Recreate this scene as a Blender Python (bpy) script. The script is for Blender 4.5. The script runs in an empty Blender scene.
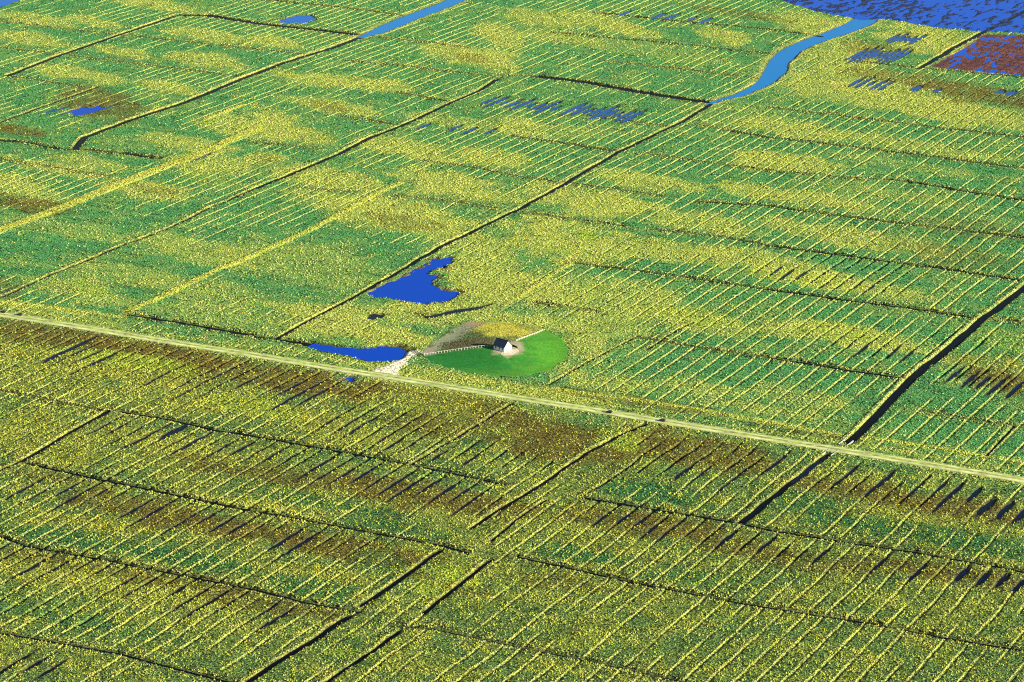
import bpy, math, random
import numpy as np
from mathutils import Vector, Matrix

random.seed(7)
rng = np.random.default_rng(11)
R = math.radians

# ------------------------------------------------------------------ camera, sky, sun, exposure
H, PITCH, F, W2, H2 = 540.0, R(17.8), 2880.0, 512.0, 341.0
CP, SP = math.cos(PITCH), math.sin(PITCH)
scene = bpy.context.scene
cam_d = bpy.data.cameras.new('camera')
cam_d.sensor_width = 36.0
cam_d.lens = F / 1024.0 * 36.0
cam_d.clip_start = 1.0
cam_d.clip_end = 30000.0
cam = bpy.data.objects.new('camera', cam_d)
scene.collection.objects.link(cam)
cam.location = (0, 0, H)
cam.rotation_euler = (math.pi / 2 - PITCH, 0, 0)
scene.camera = cam

SUN_AZ, SUN_EL = R(-30.0), R(19.0)          # azimuth from +X (right), negative = towards the camera
sun_vec = Vector((math.cos(SUN_AZ) * math.cos(SUN_EL), math.sin(SUN_AZ) * math.cos(SUN_EL), math.sin(SUN_EL)))
world = bpy.data.worlds.new('World')
scene.world = world
world.use_nodes = True
wn = world.node_tree
sky = wn.nodes.new('ShaderNodeTexSky')
sky.sky_type = 'NISHITA'
sky.sun_disc = False
sky.sun_elevation = SUN_EL
sky.sun_rotation = math.atan2(sun_vec.x, sun_vec.y)
sky.air_density = 1.0
sky.dust_density = 0.4
sky.ozone_density = 2.0
bg = wn.nodes['Background']
bg.inputs['Strength'].default_value = 0.055
wn.links.new(sky.outputs['Color'], bg.inputs['Color'])
sun_d = bpy.data.lights.new('sun', 'SUN')
sun_d.energy = 5.0
sun_d.angle = R(0.5)
sun_d.color = (1.0, 0.93, 0.78)
sun_o = bpy.data.objects.new('sun', sun_d)
scene.collection.objects.link(sun_o)
sun_o.rotation_euler = sun_vec.to_track_quat('Z', 'Y').to_euler()
sun_o.location = (0, 1500, 900)

vs = scene.view_settings
vs.view_transform = 'Standard'
vs.look = 'None'
vs.exposure = 1.42
vs.gamma = 1.0
scene.cycles.use_denoising = False
scene.cycles.filter_width = 1.05
scene.cycles.max_bounces = 4
scene.cycles.diffuse_bounces = 1
scene.cycles.glossy_bounces = 2

# ------------------------------------------------------------------ helpers
COL = scene.collection
PHI = R(27.1)                               # heading of the long drains (axis A) from straight ahead
SA, CA = math.sin(PHI), math.cos(PHI)

def unproj(px, py, z=0.0):
    px = np.asarray(px, float); py = np.asarray(py, float)
    r = px - W2; u = H2 - py
    yy = F * CP + u * SP
    zz = -F * SP + u * CP
    t = (H - z) / -zz
    return r * t, yy * t

def proj(X, Y, Z=0.0):
    dz = Z - H
    fw = Y * CP - dz * SP
    up = Y * SP + dz * CP
    return W2 + F * X / fw, H2 - F * up / fw

def to_ab(X, Y):
    return X * SA + Y * CA, X * CA - Y * SA

def from_ab(a, b):
    return a * SA + b * CA, a * CA - b * SA

def px_ab(pts):
    p = np.array(pts, float)
    X, Y = unproj(p[:, 0], p[:, 1])
    a, b = to_ab(X, Y)
    return np.stack([a, b], 1)

def sstep(e0, e1, x):
    t = np.clip((x - e0) / (e1 - e0), 0, 1)
    return t * t * (3 - 2 * t)

def hash2(i, j, seed):
    i = i.astype(np.int64).astype(np.uint32); j = j.astype(np.int64).astype(np.uint32)
    h = i * np.uint32(374761393) + j * np.uint32(668265263) + np.uint32((seed * 2246822519) & 0xffffffff)
    h = (h ^ (h >> np.uint32(13))) * np.uint32(1274126177)
    h = h ^ (h >> np.uint32(16))
    return h.astype(np.float64) / 4294967295.0

def noise(x, y, seed=0):
    i = np.floor(x); j = np.floor(y)
    fx = x - i; fy = y - j
    fx = fx * fx * (3 - 2 * fx); fy = fy * fy * (3 - 2 * fy)
    n = (hash2(i, j, seed) * (1 - fx) + hash2(i + 1, j, seed) * fx) * (1 - fy) + \
        (hash2(i, j + 1, seed) * (1 - fx) + hash2(i + 1, j + 1, seed) * fx) * fy
    return n

def fbm(x, y, seed=0, octv=3):
    s = 0.0; amp = 0.5; tot = 0
    for o in range(octv):
        s = s + amp * noise(x * 2 ** o, y * 2 ** o, seed + o * 17); tot += amp; amp *= 0.5
    return s / tot

def new_mat(name):
    m = bpy.data.materials.new(name)
    m.use_nodes = True
    nt = m.node_tree
    b = nt.nodes['Principled BSDF']
    return m, nt, b

def plain(name, col, rough=0.8, spec=0.3, var=0.15, scale=2.0, metallic=0.0):
    m, nt, b = new_mat(name)
    tc = nt.nodes.new('ShaderNodeTexCoord')
    n = nt.nodes.new('ShaderNodeTexNoise')
    n.inputs['Scale'].default_value = scale
    n.inputs['Detail'].default_value = 4
    nt.links.new(tc.outputs['Object'], n.inputs['Vector'])
    mr = nt.nodes.new('ShaderNodeMapRange')
    mr.inputs['From Min'].default_value = 0.3; mr.inputs['From Max'].default_value = 0.7
    mr.inputs['To Min'].default_value = 1 - var; mr.inputs['To Max'].default_value = 1 + var
    nt.links.new(n.outputs['Fac'], mr.inputs['Value'])
    mx = nt.nodes.new('ShaderNodeVectorMath'); mx.operation = 'SCALE'
    mx.inputs[0].default_value = col
    nt.links.new(mr.outputs['Result'], mx.inputs['Scale'])
    nt.links.new(mx.outputs['Vector'], b.inputs['Base Color'])
    b.inputs['Roughness'].default_value = rough
    b.inputs['Specular IOR Level'].default_value = spec
    b.inputs['Metallic'].default_value = metallic
    return m

def tag(o, label=None, cat=None, group=None, kind=None):
    if label: o['label'] = label
    if cat: o['category'] = cat
    if group: o['group'] = group
    if kind: o['kind'] = kind
    return o

def mesh_np(name, V, Fc, mat, parent=None, col=None, smooth=False):
    """V (n,3), Fc (m,k) numpy -> one mesh object"""
    V = np.ascontiguousarray(V, np.float32); Fc = np.ascontiguousarray(Fc, np.int32)
    me = bpy.data.meshes.new(name)
    k = Fc.shape[1]
    me.vertices.add(len(V)); me.vertices.foreach_set('co', V.ravel())
    me.loops.add(Fc.size); me.loops.foreach_set('vertex_index', Fc.ravel())
    me.polygons.add(len(Fc))
    me.polygons.foreach_set('loop_start', np.arange(0, Fc.size, k, dtype=np.int32))
    if smooth:
        me.polygons.foreach_set('use_smooth', np.ones(len(Fc), bool))
    if col is not None:
        at = me.attributes.new('col', 'FLOAT_COLOR', 'POINT')
        c4 = np.ones((len(V), 4), np.float32); c4[:, :3] = col
        at.data.foreach_set('color', c4.ravel())
    me.update(calc_edges=True)
    me.materials.append(mat)
    o = bpy.data.objects.new(name, me)
    COL.objects.link(o)
    if parent: o.parent = parent
    return o

class MB:
    """collects simple solids, builds one mesh"""
    def __init__(s): s.v = []; s.f = []
    def quadbox(s, c8):
        n = len(s.v); s.v += [tuple(p) for p in c8]
        for f in ((0, 3, 2, 1), (4, 5, 6, 7), (0, 1, 5, 4), (1, 2, 6, 5), (2, 3, 7, 6), (3, 0, 4, 7)):
            s.f.append(tuple(n + i for i in f))
    def box(s, x0, x1, y0, y1, z0, z1):
        s.quadbox([(x0, y0, z0), (x1, y0, z0), (x1, y1, z0), (x0, y1, z0), (x0, y0, z1), (x1, y0, z1), (x1, y1, z1), (x0, y1, z1)])
    def tube(s, p, q, r0, r1=None, n=8):
        r1 = r0 if r1 is None else r1
        p = Vector(p); q = Vector(q); d = (q - p).normalized()
        u = d.orthogonal().normalized(); w = d.cross(u)
        k = len(s.v)
        for c, r in ((p, r0), (q, r1)):
            for i in range(n):
                t = 2 * math.pi * i / n
                s.v.append(tuple(c + (u * math.cos(t) + w * math.sin(t)) * r))
        for i in range(n):
            j = (i + 1) % n
            s.f.append((k + i, k + j, k + n + j, k + n + i))
        s.f.append(tuple(k + i for i in range(n))[::-1]); s.f.append(tuple(k + n + i for i in range(n)))
    def torus(s, c, axis, R0, r, n=24, m=6):
        c = Vector(c); ax = Vector(axis).normalized(); u = ax.orthogonal().normalized(); w = ax.cross(u)
        k = len(s.v)
        for i in range(n):
            t = 2 * math.pi * i / n; e = u * math.cos(t) + w * math.sin(t)
            for j in range(m):
                q = 2 * math.pi * j / m
                s.v.append(tuple(c + e * (R0 + r * math.cos(q)) + ax * r * math.sin(q)))
        for i in range(n):
            for j in range(m):
                a = k + i * m + j; b = k + i * m + (j + 1) % m
                i2 = (i + 1) % n
                s.f.append((a, k + i2 * m + j, k + i2 * m + (j + 1) % m, b))
    def poly(s, pts):
        n = len(s.v); s.v += [tuple(p) for p in pts]; s.f.append(tuple(range(n, n + len(pts))))
    def build(s, name, mat, parent=None, bevel=0):
        me = bpy.data.meshes.new(name)
        me.from_pydata(s.v, [], s.f); me.update()
        me.materials.append(mat)
        o = bpy.data.objects.new(name, me); COL.objects.link(o)
        if parent: o.parent = parent
        if bevel:
            b = o.modifiers.new('bevel', 'BEVEL'); b.width = bevel; b.segments = 2
        return o

def empty(name, loc, rz=0.0):
    o = bpy.data.objects.new(name, None); COL.objects.link(o)
    o.location = loc; o.rotation_euler = (0, 0, rz); o.empty_display_size = 0.5
    return o

# ------------------------------------------------------------------ layout read from the photograph (pixel -> ground)
ROAD = px_ab([(-700, 200.5), (0, 314.5), (342, 370), (683, 425), (1024, 481), (1500, 559)])
# long drains along axis A: points, half width, depth, bank height, darkness of water
A_LINES = [
    ([(75, 148), (84, 137), (130, 120), (187, 101), (241, 79), (285, 62), (334, 47), (360, 37)], 3.6, 1.9, 0.7),
    ([(8, 75), (60, 55), (118, 35), (177, 15)], 3.4, 1.7, 0.7),
    ([(-60, 322), (0, 297), (60, 271), (125, 244), (175, 225), (207, 209), (256, 188)], 1.5, 0.8, 0.8),
    ([(256, 188), (300, 170), (342, 152), (370, 137), (402, 125), (450, 103), (480, 90), (497, 79)], 2.8, 1.8, 0.5),
    ([(276, 338), (341, 303), (372, 286), (410, 264)], 2.0, 1.5, 0.3),
    ([(410, 264), (441, 246), (479, 228), (520, 208), (560, 186), (617, 152), (683, 121), (712, 103)], 2.5, 1.8, 0.5),
    ([(742, 521), (785, 487), (828, 454)], 2.4, 1.7, 0.5),
    ([(849, 441), (880, 412), (909, 379), (945, 350), (982, 319), (1024, 288), (1100, 232)], 3.3, 2.0, 0.8),
    ([(107, 411), (60, 438), (20, 461)], 2.0, 1.6, 0.5),
    ([(20, 461), (0, 470), (-60, 498)], 1.4, 1.2, 0.3),
    ([(920, 68), (951, 49), (983, 32), (1024, 11), (1100, -25)], 3.4, 1.7, 0.5),
    ([(548, 384), (590, 361), (632, 338)], 1.1, 1.0, 0.2),
    ([(411, 464), (450, 441), (478, 424), (512, 403)], 1.2, 0.8, 0.5),
    ([(645, 424), (615, 437), (586, 453), (538, 486), (500, 509), (470, 528)], 1.7, 1.4, 0.4),
    ([(441, 550), (391, 585), (358, 606)], 1.9, 1.1, 0.3),
    ([(348, 616), (310, 641), (271, 666), (230, 692)], 2.2, 1.3, 0.3),
    ([(491, 560), (455, 588), (423, 612)], 1.7, 1.2, 0.4),
    ([(401, 630), (366, 654), (331, 679), (300, 700)], 1.5, 1.5, 0.4),
    ([(640, 458), (614, 477), (588, 492)], 1.0, 1.1, 0.3),
    ([(1015, 426), (1000, 441), (985, 456)], 1.0, 1.0, 0.3),
    ([(545, 500), (520, 517), (490, 540)], 1.1, 0.9, 0.3),
    ([(0, 122), (50, 104), (97, 87)], 1.8, 0.5, 1.0),
    ([(692, 322), (668, 335), (645, 350)], 1.0, 1.0, 0.3),
]
# cross drains along axis B: points, half width, depth
B_LINES = [
    ([(-80, 14), (0, 21), (30, 25), (117, 34)], 1.6, 0.7),
    ([(-80, 38), (0, 47), (60, 54)], 1.6, 0.7),
    ([(8, 76), (40, 80), (85, 87)], 1.8, 0.9),
    ([(177, 15), (207, 15), (256, 23), (356, 34)], 4.2, 1.9),
    ([(118, 35), (155, 38), (256, 49), (303, 54)], 1.7, 0.7),
    ([(62, 54), (152, 65), (240, 76)], 1.7, 0.8),
    ([(-80, 132), (10, 141), (28, 142), (55, 148), (75, 149), (107, 151), (160, 158)], 2.4, 1.3),
    ([(-80, 150), (0, 159), (65, 169), (110, 176)], 1.5, 0.8),
    ([(240, -3), (291, 2), (350, 8), (401, 15)], 2.0, 1.2),
    ([(363, 35), (431, 42), (470, 48)], 1.5, 0.7),
    ([(343, 60), (406, 66), (493, 76), (512, 75), (537, 76)], 1.7, 0.9),
    ([(537, 76), (580, 81), (620, 88), (660, 95), (709, 102)], 4.4, 1.9),
    ([(395, 92), (416, 95), (451, 102)], 1.8, 1.0),
    ([(340, 116), (368, 119), (398, 125)], 1.8, 1.0),
    ([(256, 142), (320, 148)], 1.5, 0.7),
    ([(291, 187), (356, 192)], 1.6, 0.6),
    ([(420, 160), (470, 167), (512, 175), (566, 183)], 1.6, 0.7),
    ([(391, 195), (440, 200), (496, 208)], 1.6, 0.6),
    ([(594, 12), (650, 18), (707, 23), (768, 29), (823, 36)], 2.2, 1.3),
    ([(552, 32), (650, 41), (747, 51), (772, 54)], 2.0, 1.2),
    ([(600, 60), (680, 69), (757, 78)], 1.6, 0.7),
    ([(585, 115), (667, 126)], 1.5, 0.8),
    ([(512, 136), (565, 143), (617, 151)], 1.8, 1.1),
    ([(687, 124), (730, 128), (768, 107)][:2], 1.4, 0.7),
    ([(768, 107), (893, 122), (1024, 137), (1100, 146)], 1.7, 1.1),
    ([(728, 130), (768, 137), (883, 150), (1024, 168), (1100, 178)], 1.9, 1.4),
    ([(850, 60), (923, 68), (1024, 77), (1100, 83)], 2.0, 1.2),
    ([(637, 152), (707, 162), (768, 170), (843, 177), (908, 181)], 1.6, 0.9),
    ([(908, 181), (955, 189), (1024, 200), (1100, 213)], 2.3, 1.6),
    ([(697, 201), (768, 205), (793, 209), (893, 222), (1024, 237), (1100, 247)], 2.0, 1.5),
    ([(564, 182), (662, 195)], 1.6, 0.8),
    ([(522, 212), (562, 217), (624, 226)], 1.7, 1.0),
    ([(652, 229), (722, 236), (768, 245)], 1.8, 1.1),
    ([(768, 245), (868, 258), (940, 268), (1018, 279)], 2.2, 1.6),
    ([(572, 262), (637, 270), (707, 280), (768, 289)], 1.8, 1.2),
    ([(768, 289), (850, 300), (920, 309), (980, 318)], 2.2, 1.7),
    ([(990, 319), (1024, 322), (1090, 331)], 1.6, 0.9),
    ([(533, 302), (551, 304)], 1.8, 1.5),
    ([(551, 304), (600, 311)], 1.2, 0.7),
    ([(637, 337), (692, 346), (768, 357)], 1.7, 1.0),
    ([(768, 357), (843, 369), (908, 378)], 2.1, 1.6),
    ([(918, 411), (1015, 426)], 1.3, 0.8),
    ([(127, 314), (180, 322), (225, 330), (256, 336), (273, 338), (310, 344)], 2.3, 1.6),
    ([(-60, 301), (0, 309), (60, 316)][:2], 1.2, 0.7),
    ([(-60, 380), (0, 390), (37, 397), (75, 405), (107, 411)], 1.5, 0.9),
    ([(120, 411), (175, 420), (212, 429), (256, 436), (336, 450), (411, 464), (506, 484)], 2.0, 1.6),
    ([(22, 461), (50, 468), (92, 477), (150, 489), (256, 511), (278, 514), (356, 529), (443, 545), (468, 552)], 1.9, 1.5),
    ([(-60, 522), (0, 535), (25, 545), (92, 557), (160, 570), (200, 578), (256, 589), (306, 602), (361, 612)], 1.8, 1.4),
    ([(-60, 620), (0, 632), (47, 640), (120, 653), (207, 676), (260, 688)], 1.7, 1.2),
    ([(584, 497), (662, 510), (737, 522), (768, 529), (843, 541), (923, 553), (1024, 571), (1090, 583)], 1.9, 1.6),
    ([(517, 556), (577, 569), (624, 580), (687, 592), (732, 601), (813, 614), (868, 622), (938, 636), (1024, 650), (1090, 661)], 1.7, 1.4),
    ([(392, 625), (433, 628), (484, 639), (537, 650), (597, 662), (683, 681), (760, 696)], 1.5, 1.1),
    ([(415, 313), (428, 316), (459, 310)][:2], 1.8, 1.0),
]
A_POLY = []
for pts, hw, dep, bank in A_LINES:
    p = px_ab(pts); p = p[np.argsort(p[:, 0])]
    A_POLY.append((p, hw, dep, bank))
B_POLY = []
for pts, hw, dep in B_LINES:
    p = px_ab(pts); p = p[np.argsort(p[:, 1])]
    B_POLY.append((p, hw * (1.3 if dep >= 1.1 else 1.0), dep))
# yellow grass dykes along axis A (raised, no water): points, half width, height
DYKES = [
    ([(-60, 253), (0, 230), (62, 207), (105, 190), (155, 170), (200, 154), (256, 128)], 6.0, 0.5),
    ([(127, 312), (170, 293), (220, 268), (256, 254), (314, 228), (372, 196), (400, 183)], 3.2, 0.5),
    ([(207, 118), (225, 112), (243, 105)], 3.0, 0.4),
    ([(572, 262), (552, 275), (520, 296), (505, 306)], 2.2, 0.3),
]
DYKES = [((lambda p: p[np.argsort(p[:, 0])])(px_ab(p)), hw, h) for p, hw, h in DYKES]
DYKES_B = [
    ([(549, 389), (620, 398), (687, 408), (768, 422), (838, 435)], 2.6, 0.4),
    ([(852, 436), (940, 449), (1024, 463), (1090, 474)], 2.4, 0.4),
    ([(-60, 293), (0, 302), (60, 309), (120, 317)], 3.0, 0.3),
]
DYKES_B = [((lambda p: p[np.argsort(p[:, 1])])(px_ab(p)), hw, h) for p, hw, h in DYKES_B]
# creeks: curved open water
CREEKS = {
    'creek_east': ([(706, 105), (722, 99), (740, 94), (755, 88), (768, 80), (775, 71), (779, 62), (790, 51), (806, 43), (823, 37), (840, 31), (858, 24), (872, 15), (884, 4), (893, -8)],
                   [1.6, 2.6, 4.0, 5.0, 7.0, 9.0, 9.0, 9.0, 9.0, 9.0, 10.0, 11.0, 11.0, 11.0, 11.0]),
    'creek_west': ([(357, 38), (375, 32), (392, 25), (410, 17), (430, 10), (448, 3), (470, -7)],
                   [2.0, 6.5, 8.5, 8.5, 8.5, 8.5, 8.5]),
    'roadside_pool': ([(310, 344), (330, 348), (352, 351), (376, 354), (390, 352), (404, 349)], [4.0, 5.5, 6.5, 12.0, 15.0, 4.0]),
    'marsh_channel': ([(426, 317), (440, 314), (459, 310), (478, 307), (489, 304)], [1.6, 1.8, 3.0, 2.2, 0.8]),
}
for k in CREEKS:
    p, w = CREEKS[k]; CREEKS[k] = (px_ab(p), np.array(w))
PONDS = {
    'pond_main': [(364.6, 294), (384, 284), (406, 275), (422, 265), (433, 259), (449, 256.5), (453, 261), (446, 266), (437, 269), (428, 273), (439, 275), (433, 282), (437, 287), (466, 291), (457, 297), (446, 300.5), (428, 302.7), (411, 301.6), (389, 297.6)],
    'pond_track': [(346, 378), (349, 374.5), (357, 375.5), (353, 380.5), (347, 381)],
    'pond_northwest': [(279, 19.5), (296, 15), (313, 15), (316, 19), (306, 22.5), (283, 22)],
    'pond_west': [(70, 111), (82, 106), (92, 107), (98, 104.5), (106, 108), (96, 111), (84, 114.5), (74, 115)],
    'pond_corner': [(-40, 22), (0, 7), (19, 0), (40, -9), (-40, -9)],
}
PONDS = {k: px_ab(v) for k, v in PONDS.items()}
# flooded beds: slivers of shallow water between ridges, (x, y, length along the drains in m, half width in m)
SLIVERS = []
for i in range(9): SLIVERS.append((489 + i * 8.4, 100.5 + i * 0.9, 30 + 14 * math.sin(i * 2.1), 2.6))
for i in range(9): SLIVERS.append((574 + i * 7.4, 108.5 + i * 0.95, 34 + 16 * math.sin(i * 1.7 + 1), 2.8))
for i in range(8): SLIVERS.append((857 + i * 6.3, 54 + i * 0.25, 50 + 20 * math.sin(i * 1.3), 2.3))
for i in range(5): SLIVERS.append((893 + i * 6.0, 37.5 + i * 0.5, 34 + 12 * math.sin(i * 1.9), 2.6))
for i in range(5): SLIVERS.append((857 + i * 7.2, 81.5 + i * 1.0, 34 + 14 * math.sin(i * 2.3), 2.2))
for x, y, l, w in ((917, 88, 20, 4), (938, 90, 16, 3), (1000, 91.5, 14, 4), (1011, 92.5, 16, 4), (50, 110.5, 14, 2), (62, 108, 16, 2), (67, 112, 14, 2), (112, 105.5, 16, 2),
                   (202, 157, 26, 1.6), (423, 126, 20, 2.2), (455, 127.5, 22, 2.2), (470, 130, 22, 2.2), (490, 131, 20, 2.2),
                   (625, 13, 24, 3), (659, 15.5, 30, 3), (671, 16.5, 34, 3), (692, 18, 20, 3), (706, 20, 24, 3),
                   (376, 315, 10, 5), (372, 317, 9, 3),
                   (987, 506, 26, 2.0), (1005, 509.5, 26, 2.0), (1023, 513, 28, 2.0), (963, 573, 17, 2.0), (984, 577, 18, 1.9), (1003, 579, 16, 1.8), (1020, 584, 18, 1.7),
                   (955, 374, 28, 1.5), (970, 379, 24, 1.6), (983, 382, 24, 1.6), (998, 385, 34, 1.6), (1016, 388, 36, 1.6),
                   (173, 431, 26, 2.6),
                   (77, 352, 26, 1.0), (88, 356, 24, 1.0), (103, 360, 22, 1.0), (54, 356.5, 24, 2.4), (68, 350, 30, 1.6), (84, 342, 44, 1.0)):
    SLIVERS.append((x, y, l, w))
SLIVERS = [(px_ab([(x, y)])[0], l / 2, w) for x, y, l, w in SLIVERS]
STROKES = [([(112, 413), (175, 424), (256, 440), (336, 454), (411, 468), (500, 487)], .85, 14, 34, 5), ([(25, 466), (92, 481), (150, 493), (256, 515), (330, 528)], .7, 14, 36, 6),
           ([(-10, 540), (92, 561), (160, 574), (256, 593), (330, 612)], .65, 14, 36, 5), ([(0, 640), (100, 656)], .7, 16, 34, 5), ([(600, 503), (662, 514), (737, 526), (843, 545), (950, 562)], .6, 12, 30, 6),
           ([(765, 440), (860, 462), (960, 478), (1000, 486)], .75, 18, 42, 8), ([(335, 404), (370, 418), (400, 432), (436, 440)], .7, 16, 34, 0), ([(130, 345), (220, 362), (350, 384)], .55, 20, 55, 6), ([(440, 446), (500, 452)], .6, 14, 26, 4),
           ([(640, 455), (700, 462), (750, 470)], .45, 14, 28, 3), ([(770, 262), (850, 276), (900, 285)], .4, 14, 26, 2), ([(860, 340), (900, 347), (930, 352)], .6, 14, 28, 0)]
srng = np.random.default_rng(5)
def _strokes():
    for pts, pr, l0, l1, off in STROKES:
        p = px_ab(pts); p = p[np.argsort(p[:, 1])]
        for k in range(int(math.ceil(p[0, 1] / 10)), int(math.floor(p[-1, 1] / 10)) + 1):
            if srng.uniform() > pr: continue
            bk = float(grip_pos(np.array(float(k)))); L = srng.uniform(l0, l1)
            ac = float(np.interp(bk, p[:, 1], p[:, 0])) - off - srng.uniform(0, 6) - L / 2
            wg = float((noise(np.array([ac / 25]), np.array([bk / 300]), 9)[0] - .5) * 1.2 + (noise(np.array([ac / 7]), np.array([bk / 300]), 12)[0] - .5) * .5)
            SLIVERS.append((np.array([ac, bk]), L / 2, srng.uniform(0.85, 1.45)))
FLATS = {'wet_flat': px_ab([(765, -6), (815, 11), (862, 19.5), (885, 18.5), (940, 27.5), (985, 31), (1100, 36), (1200, -60), (700, -60)]),
         'mud_field': px_ab([(931, 66.5), (985, 33.5), (1100, 38), (1100, 82), (1024, 75.5), (965, 70)])}
MOUND_OUT = px_ab([(421, 354), (432, 343), (448, 331), (468, 322), (500, 322), (530, 326), (548, 332), (561, 339), (568, 349), (564, 361), (550, 370), (528, 375), (500, 376), (472, 373), (448, 367), (430, 360)])
PATH = px_ab([(384, 374), (395, 367), (404, 360), (413, 352.5)])
# colour zones in picture coordinates: x, y, rx, ry, class, strength
Z = []
def zz(cls, s, *e):
    for q in e: Z.append((q[0], q[1], q[2], q[3], cls, q[4] if len(q) > 4 else s))
zz('straw', .85, (40, 20, 42, 6), (95, 22, 32, 5), (150, 3, 60, 5), (35, 40, 36, 8), (215, 37, 52, 6), (125, 53, 36, 5), (205, 60, 46, 8), (75, 74, 50, 7), (165, 87, 32, 6),
   (190, 145, 50, 8), (235, 125, 36, 11), (90, 163, 50, 6, .6), (275, 42, 26, 6), (305, 78, 36, 6), (350, 82, 42, 6), (395, 86, 26, 6), (330, 105, 50, 8), (275, 125, 30, 16, 1), (310, 136, 26, 8), (265, 160, 22, 8),
   (470, 55, 52, 10, 1), (500, 35, 26, 12), (500, 65, 22, 8), (410, 149, 54, 9, 1), (490, 158, 36, 9, 1), (460, 123, 70, 6, .6),
   (540, 20, 42, 8), (600, 22, 42, 8), (640, 33, 32, 5), (725, 36, 26, 8), (560, 36, 42, 8, .7), (650, 50, 90, 8, .35), (520, 126, 26, 10), (565, 131, 42, 6, .5), (755, 160, 26, 10), (740, 118, 50, 15, .25),
   (820, 25, 48, 11, .9), (935, 42, 60, 16, 1), (855, 50, 34, 11), (870, 82, 90, 16, .8), (890, 100, 110, 13, .85), (970, 115, 80, 12, .8), (800, 130, 60, 9), (900, 143, 110, 6, .7), (790, 161, 55, 9, 1), (840, 60, 40, 14, .6),
   (60, 168, 52, 6), (20, 190, 44, 14), (150, 190, 44, 9), (215, 165, 44, 13), (60, 228, 70, 8, .4), (200, 250, 66, 14, .6), (110, 272, 70, 12, .45), (80, 292, 56, 12, .6), (200, 292, 66, 15, .5), (40, 312, 60, 8, .5),
   (330, 178, 74, 10, 1), (450, 186, 64, 14, 1), (400, 215, 74, 17, 1), (330, 200, 44, 8, .6), (300, 262, 80, 26, .45), (470, 242, 60, 12, .8), (485, 272, 48, 22, .9), (350, 322, 72, 16, .9), (470, 300, 50, 14, .8),
   (592, 202, 58, 14, 1), (560, 241, 64, 22, 1), (640, 180, 58, 9), (750, 191, 30, 8), (700, 222, 64, 9), (660, 250, 76, 12), (755, 259, 66, 10), (605, 296, 95, 19, .75), (530, 290, 44, 22, .85),
   (800, 197, 64, 8), (860, 207, 54, 6, .5), (850, 236, 100, 10), (800, 275, 76, 9, 1), (870, 290, 66, 8, .7), (900, 195, 80, 7, .4), (905, 165, 90, 5, .3),
   (830, 331, 95, 12), (885, 341, 64, 10), (800, 397, 54, 10, .6), (690, 320, 64, 12, .8), (600, 330, 64, 15, .6), (700, 387, 56, 8, .6), (560, 396, 56, 6, .8), (770, 410, 70, 7, .6),
   (250, 320, 120, 12, .5), (450, 378, 90, 8, .9), (600, 375, 50, 16, .8), (585, 345, 26, 22, .8), (480, 316, 100, 8, .9), (400, 314, 70, 10, .9), (380, 335, 60, 10, .9))
zz('olive', .8, (100, 366, 120, 13), (230, 402, 90, 13), (100, 397, 110, 11, .4), (40, 440, 54, 26), (170, 447, 90, 13), (350, 432, 70, 13), (430, 398, 90, 18, .9), (240, 505, 80, 10),
   (100, 524, 64, 8), (40, 572, 66, 15), (150, 592, 95, 15), (300, 570, 60, 9), (560, 500, 60, 60, .4), (480, 560, 70, 50, .35), (650, 556, 90, 14, .4), (610, 590, 100, 12, .3), (900, 600, 90, 12, .3), (660, 430, 50, 12, .6),
   (990, 365, 56, 14, .9), (300, 640, 120, 20, .25), (60, 660, 90, 14, .3), (860, 480, 60, 10, .6), (930, 515, 70, 12, .7), (440, 510, 60, 9, .5))
zz('brown', .85, (100, 104, 48, 14, .8), (15, 130, 36, 5, .9), (30, 204, 48, 9, .9), (0, 287, 24, 10, .5), (155, 190, 24, 5, .4), (265, 158, 14, 4, .4), (470, 58, 20, 4, .5), (330, 106, 22, 5, .5), (405, 222, 40, 8, .5),
   (900, 77, 56, 7, .6), (985, 95, 70, 9, .85), (960, 257, 60, 12, .45), (965, 227, 66, 10, .35), (1000, 381, 44, 10, .9), (640, 402, 100, 5, .7), (800, 432, 70, 4, .6), (740, 14, 60, 4, .5), (870, 48, 30, 9, .5),
   (60, 337, 90, 13, .9), (170, 357, 100, 14, 1), (280, 376, 95, 15, 1), (320, 385, 60, 14, .9), (290, 478, 130, 11, .75), (420, 497, 110, 14, .95), (60, 478, 60, 8, .5),
   (130, 506, 90, 12, .8), (220, 526, 90, 13, .95), (340, 547, 100, 11, .95), (60, 560, 60, 9, .6), (180, 580, 80, 9, .7), (270, 604, 80, 12, .7),
   (440, 428, 80, 13, .7), (560, 448, 84, 18, .95), (470, 405, 60, 8, .5), (540, 428, 70, 13, .85), (700, 452, 84, 18, .9), (625, 522, 90, 12, .8), (740, 547, 54, 10, .8), (690, 528, 60, 10, .8), (445, 580, 40, 6, .4),
   (880, 494, 80, 12, .95), (980, 510, 70, 12, .9), (800, 560, 90, 11, .75), (900, 566, 66, 8, .5), (965, 577, 70, 11, .85), (560, 582, 60, 8, .5), (460, 590, 40, 6, .4))
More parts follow.
